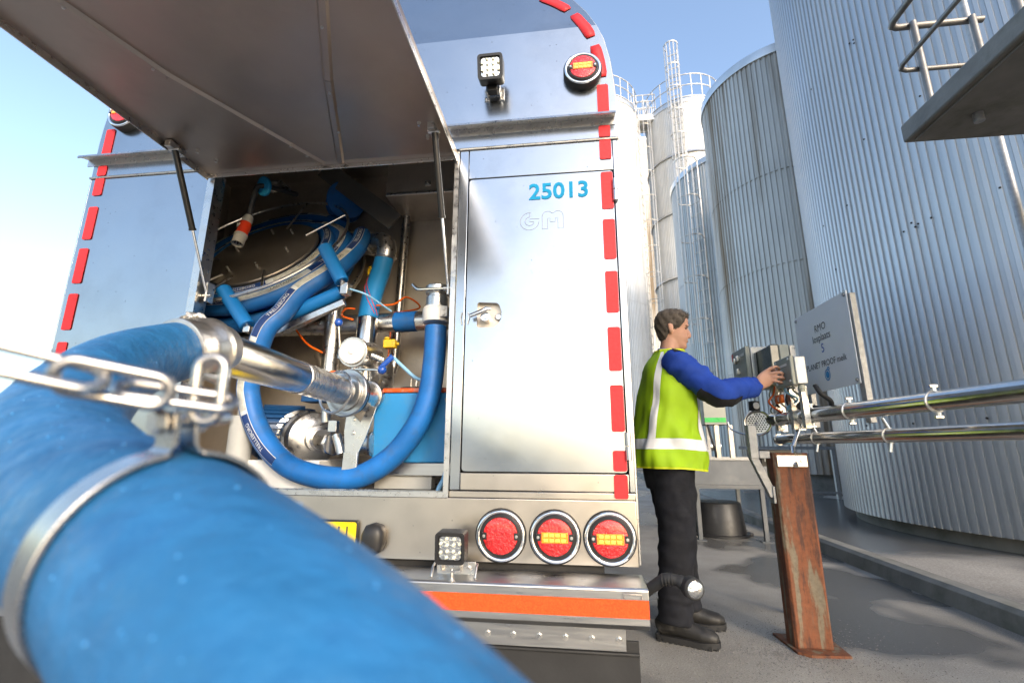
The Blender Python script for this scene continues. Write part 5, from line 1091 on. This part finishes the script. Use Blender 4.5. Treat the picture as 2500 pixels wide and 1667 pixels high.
for i in range(520):
    a = random.uniform(0, 6.283); hl = hairline(a); z = random.uniform(max(hl+.012, .06), .245); pt = head_at(z, a, .009); d_ = V((random.uniform(-.2, .9), random.uniform(-.3, .3)+pt.y*2, .35+(z-.15)*3)).normalized()
    L_ = random.uniform(.012, .024)*(1.2 if z > .19 else .7); s_ = d_.cross(V((random.uniform(-1, 1), random.uniform(-1, 1), .2))).normalized()*.0022; e_ = pt+d_*L_+V((.004, 0, -.002))
    q.add([hp(*(pt-s_)), hp(*(pt+s_)), hp(*e_)], [(0, 1, 2)])
q.build('hair', hair_m, PN, sm=60)
def crease(p, f): return mnoise.noise_vector(V((p.x*f, p.y*f, p.z*f*1.5)))+mnoise.noise_vector(V((p.x*f*2.3+5, p.y*f*2.3, p.z*f*3.2)))*.4
# jacket: sleeves, collar, dark yoke
def sleeve(P, rs, wr=.004):
    P = spline(P, 10); m2 = len(P); out = []
    for i in range(m2):
        t_ = i/(m2-1)*(len(rs)-1); j = min(int(t_), len(rs)-2); r_ = rs[j]+(rs[j+1]-rs[j])*(t_-j); out.append(r_+wr*math.sin(i*1.9)*math.sin(i*.63+1))
    return P, out
SP, SR = sleeve([W(.045, -.15, 1.485), SH+V((.01, -.01, -.01)), SH.lerp(EL_, .5)+V((0, 0, .0)), EL_, EL_.lerp(WR, .5)+V((0, 0, .005)), WR-dh*.012], [.06, .08, .078, .072, .063, .052])
q = MB().loft(SP, SR, 28, up=(0, -1, 0))
for v_ in q.v: v_ += crease(v_, 11)*.015
LP2, LR2 = sleeve([W(.04, .13, 1.49), LSH, LSH.lerp(LEL, .5), LEL, LEL.lerp(LWR, .5), LWR], [.068, .085, .078, .07, .06, .05]); q.loft(LP2, LR2, 24)
q.loft([W(.045, 0, 1.48), W(.05, 0, 1.54), W(.06, 0, 1.575)], [(.085, .08), (.078, .074), (.072, .068)], 24)
jk = q.build('jacket', royal, PN, sm=180)
def patch(P, rr_, a0, a1, i0, i1, name, mt_):
    fr = frames(P, (0, -1, 0)); q = MB(); c_ = 0
    for i in range(i0, i1+1):
        for j in range(9):
            a = a0+(a1-a0)*j/8; q.v.append(P[i]+(fr[i][1]*math.cos(a)+fr[i][2]*math.sin(a))*(rr_[i]+.0045))
    q.f = [(9*i+j, 9*i+j+1, 9*i+j+10, 9*i+j+9) for i in range(i1-i0) for j in range(8)]
    for v_ in q.v: v_ += crease(v_, 11)*.015
    return q.build(name, mt_, jk, sm=180)
patch(SP, SR, 3.5, 5.3, 25, 40, 'elbow_patch', blackcl) if False else None
frS = frames(SP, (0, -1, 0)); dn = min(range(36), key=lambda k: (frS[30][1]*math.cos(k*.1745)+frS[30][2]*math.sin(k*.1745)).z)*.1745
patch(SP, SR, dn-.95, dn+.75, 25, 38, 'elbow_patch', blackcl); patch(SP, SR, dn+math.pi-1.35, dn+math.pi+1.3, 1, 9, 'shoulder_yoke', blackcl)
# trousers and boots
q = MB(); q.loft([W(.0, 0, .76), W(0, 0, .84), W(.0, 0, .95), W(.005, 0, 1.02)], [(.16, .125), (.185, .14), (.18, .145), (.165, .14)], 28, up=(0, 1, 0))
for li, Lg in enumerate(LEGS):
    P = spline([W(*p_) for p_ in Lg], 10); rs = [.118, .112, .098, .094, .092]; rr_ = []
    for i in range(len(P)):
        t_ = i/(len(P)-1)*4; j = min(int(t_), 3); rr_.append(rs[j]+(rs[j+1]-rs[j])*(t_-j)+(.005*math.sin(i*2.1+li) if i > 33 else 0))
    q.loft(P, [(a, a*.95) for a in rr_], 26)
for v_ in q.v: v_ += crease(v_, 12)*.013
remesh(q.build('trousers', navy, PN, sm=180), .009, 2)
for li, (Lg, yaw) in enumerate(zip(LEGS, (-27, -14))):
    ax_, ay_ = Lg[-1][0], Lg[-1][1]; Bm = Matrix.Translation(W(ax_, ay_, 0)) @ Matrix.Rotation(R(MA+yaw), 4, 'Z')
    def B(x, y, z): return Bm @ V((x, y, z))
    q = MB(); xs = [(-.098, .060, .030, .03), (-.085, .066, .044, .04), (-.03, .075, .05, .044), (.03, .072, .05, .045), (.08, .06, .046, .046), (.13, .052, .042, .05), (.175, .047, .036, .046), (.20, .04, .024, .03), (.207, .036, .01, .012)]
    q.loft([B(x, 0, z) for x, z, hz_, hy_ in xs], [(hz_, hy_) for x, z, hz_, hy_ in xs], 20, up=(0, 0, 1))
    q.loft([B(-.03, 0, .06), B(-.03, 0, .12), B(-.03, 0, .2)], [(.055, .05), (.056, .05), (.058, .052)], 18, up=(1, 0, 0))
    bt = q.build('boot', boot, PN, sm=180); remesh(bt, .006, 2)
    ol = [(-.105, -.02), (-.095, -.036), (-.04, -.043), (.04, -.044), (.12, -.052), (.18, -.048), (.21, -.025), (.216, 0), (.21, .025), (.18, .048), (.12, .05), (.04, .044), (-.04, .043), (-.095, .036), (-.105, .02)]
    s2_ = MB(); k2 = len(ol)
    for z in (.004, .03): s2_.v += [B(x, y, z+(.006 if x > .17 else 0)) for x, y in ol]
    s2_.f = [(a, (a+1) % k2, k2+(a+1) % k2, k2+a) for a in range(k2)]+[list(range(k2-1, -1, -1)), [k2+a for a in range(k2)]]
    for j in range(11):
        x = -.09+j*.028
        for s_ in (-1, 1):
            w2 = .040+.006*(.1 < x < .17)-.012*(x > .17); s2_.v += [B(x, s_*(w2-.012), .0), B(x+.015, s_*(w2-.012), .0), B(x+.015, s_*(w2+.004), .0), B(x, s_*(w2+.004), .0), B(x, s_*(w2-.012), .02), B(x+.015, s_*(w2-.012), .02), B(x+.015, s_*(w2+.004), .02), B(x, s_*(w2+.004), .02)]
            o_ = len(s2_.v)-8; s2_.f += [[o_+t_ for t_ in f_] for f_ in ((3,2,1,0),(4,5,6,7),(0,1,5,4),(1,2,6,5),(2,3,7,6),(3,0,4,7))]
    s2_.build('sole', rubber, PN)
# high visibility vest
VS = [(.885, -.002, .205, .235), (.93, .0, .203, .235), (1.0, .002, .195, .23), (1.08, .008, .184, .228), (1.16, .014, .175, .226), (1.25, .024, .166, .224), (1.34, .032, .158, .22), (1.41, .036, .148, .216), (1.46, .038, .136, .211), (1.50, .042, .120, .196), (1.53, .047, .104, .168), (1.555, .052, .090, .124), (1.58, .056, .082, .088)]
def vest_pt(z, a, grow=0):
    for i in range(len(VS)-1):
        if VS[i+1][0] >= z: break
    t_ = min(1, max(0, (z-VS[i][0])/(VS[i+1][0]-VS[i][0]))); xc, A_, B_ = [VS[i][j]+(VS[i+1][j]-VS[i][j])*t_ for j in (1, 2, 3)]
    lo = max(0, (1.35-z)/.45); f_ = .008*lo*math.sin(5*a+2+z*3)+.004*math.sin(9*a+z*14)*(.3+lo)+.003*math.sin(z*31+a*4); e = .82
    c, s_ = math.cos(a), math.sin(a); cx = math.copysign(abs(c)**e, c); sx = math.copysign(abs(s_)**e, s_)
    dip = -.02*max(0, c)*lo; f_ += (mnoise.noise(V((c*2.2, s_*2.2, z*5)))*.022+mnoise.noise(V((c*5+3, s_*5, z*8)))*.012)*(.35+lo)
    return W(xc+cx*(A_+f_+grow), sx*(B_+f_+grow), z+dip)
nv = 96; zz = [.885+.0115*i for i in range(61)]; q = MB()
for z in zz: q.v += [vest_pt(z, 2*math.pi*k/nv) for k in range(nv)]
q.f = [(i*nv+k, i*nv+(k+1) % nv, (i+1)*nv+(k+1) % nv, (i+1)*nv+k) for i in range(len(zz)-1) for k in range(nv)]
vest = q.build('safety_vest', hivis, PN, sm=180, solid=.004)
def vband(f, name, mt_, n1=72, n2=8, grow=.0045):
    q = MB()
    for i in range(n1+1):
        for j in range(n2+1): a, z = f(i/n1, j/n2); q.v.append(vest_pt(z, a, grow))
    q.f = [(i*(n2+1)+j, i*(n2+1)+j+1, (i+1)*(n2+1)+j+1, (i+1)*(n2+1)+j) for i in range(n1) for j in range(n2)]
    return q.build(name, mt_, vest, sm=180)
vband(lambda u, v_: (2*math.pi*u, .985+.058*v_), 'reflective_band', retro, 120)
for ac in (R(229), R(131), R(318), R(42)):
    vband(lambda u, v_, ac=ac: (ac+(v_-.5)*(.27 if u < .85 else .27*(1-.3*(u-.85)/.15)), 1.0435+.51*u), 'reflective_strip', retro, 48, 6)
vband(lambda u, v_: (2*math.pi*u, .880+.010*v_), 'hem_binding', hivis_e, 120, 2)
vband(lambda u, v_: (2*math.pi*u, 1.567+.010*v_), 'neck_binding', hivis_e, 80, 2)
# armhole binding on the near side
q = MB(); c_ = W(.045, -.13, 1.50); fr_ = frames(SP, (0, -1, 0)); i_ = 4
q.loft([SP[i_]+(fr_[i_][1]*math.cos(2*math.pi*k/40)+fr_[i_][2]*math.sin(2*math.pi*k/40))*(SR[i_]+.006) for k in range(40)], .006, 8, closed=True); q.build('armhole_binding', hivis_e, vest)
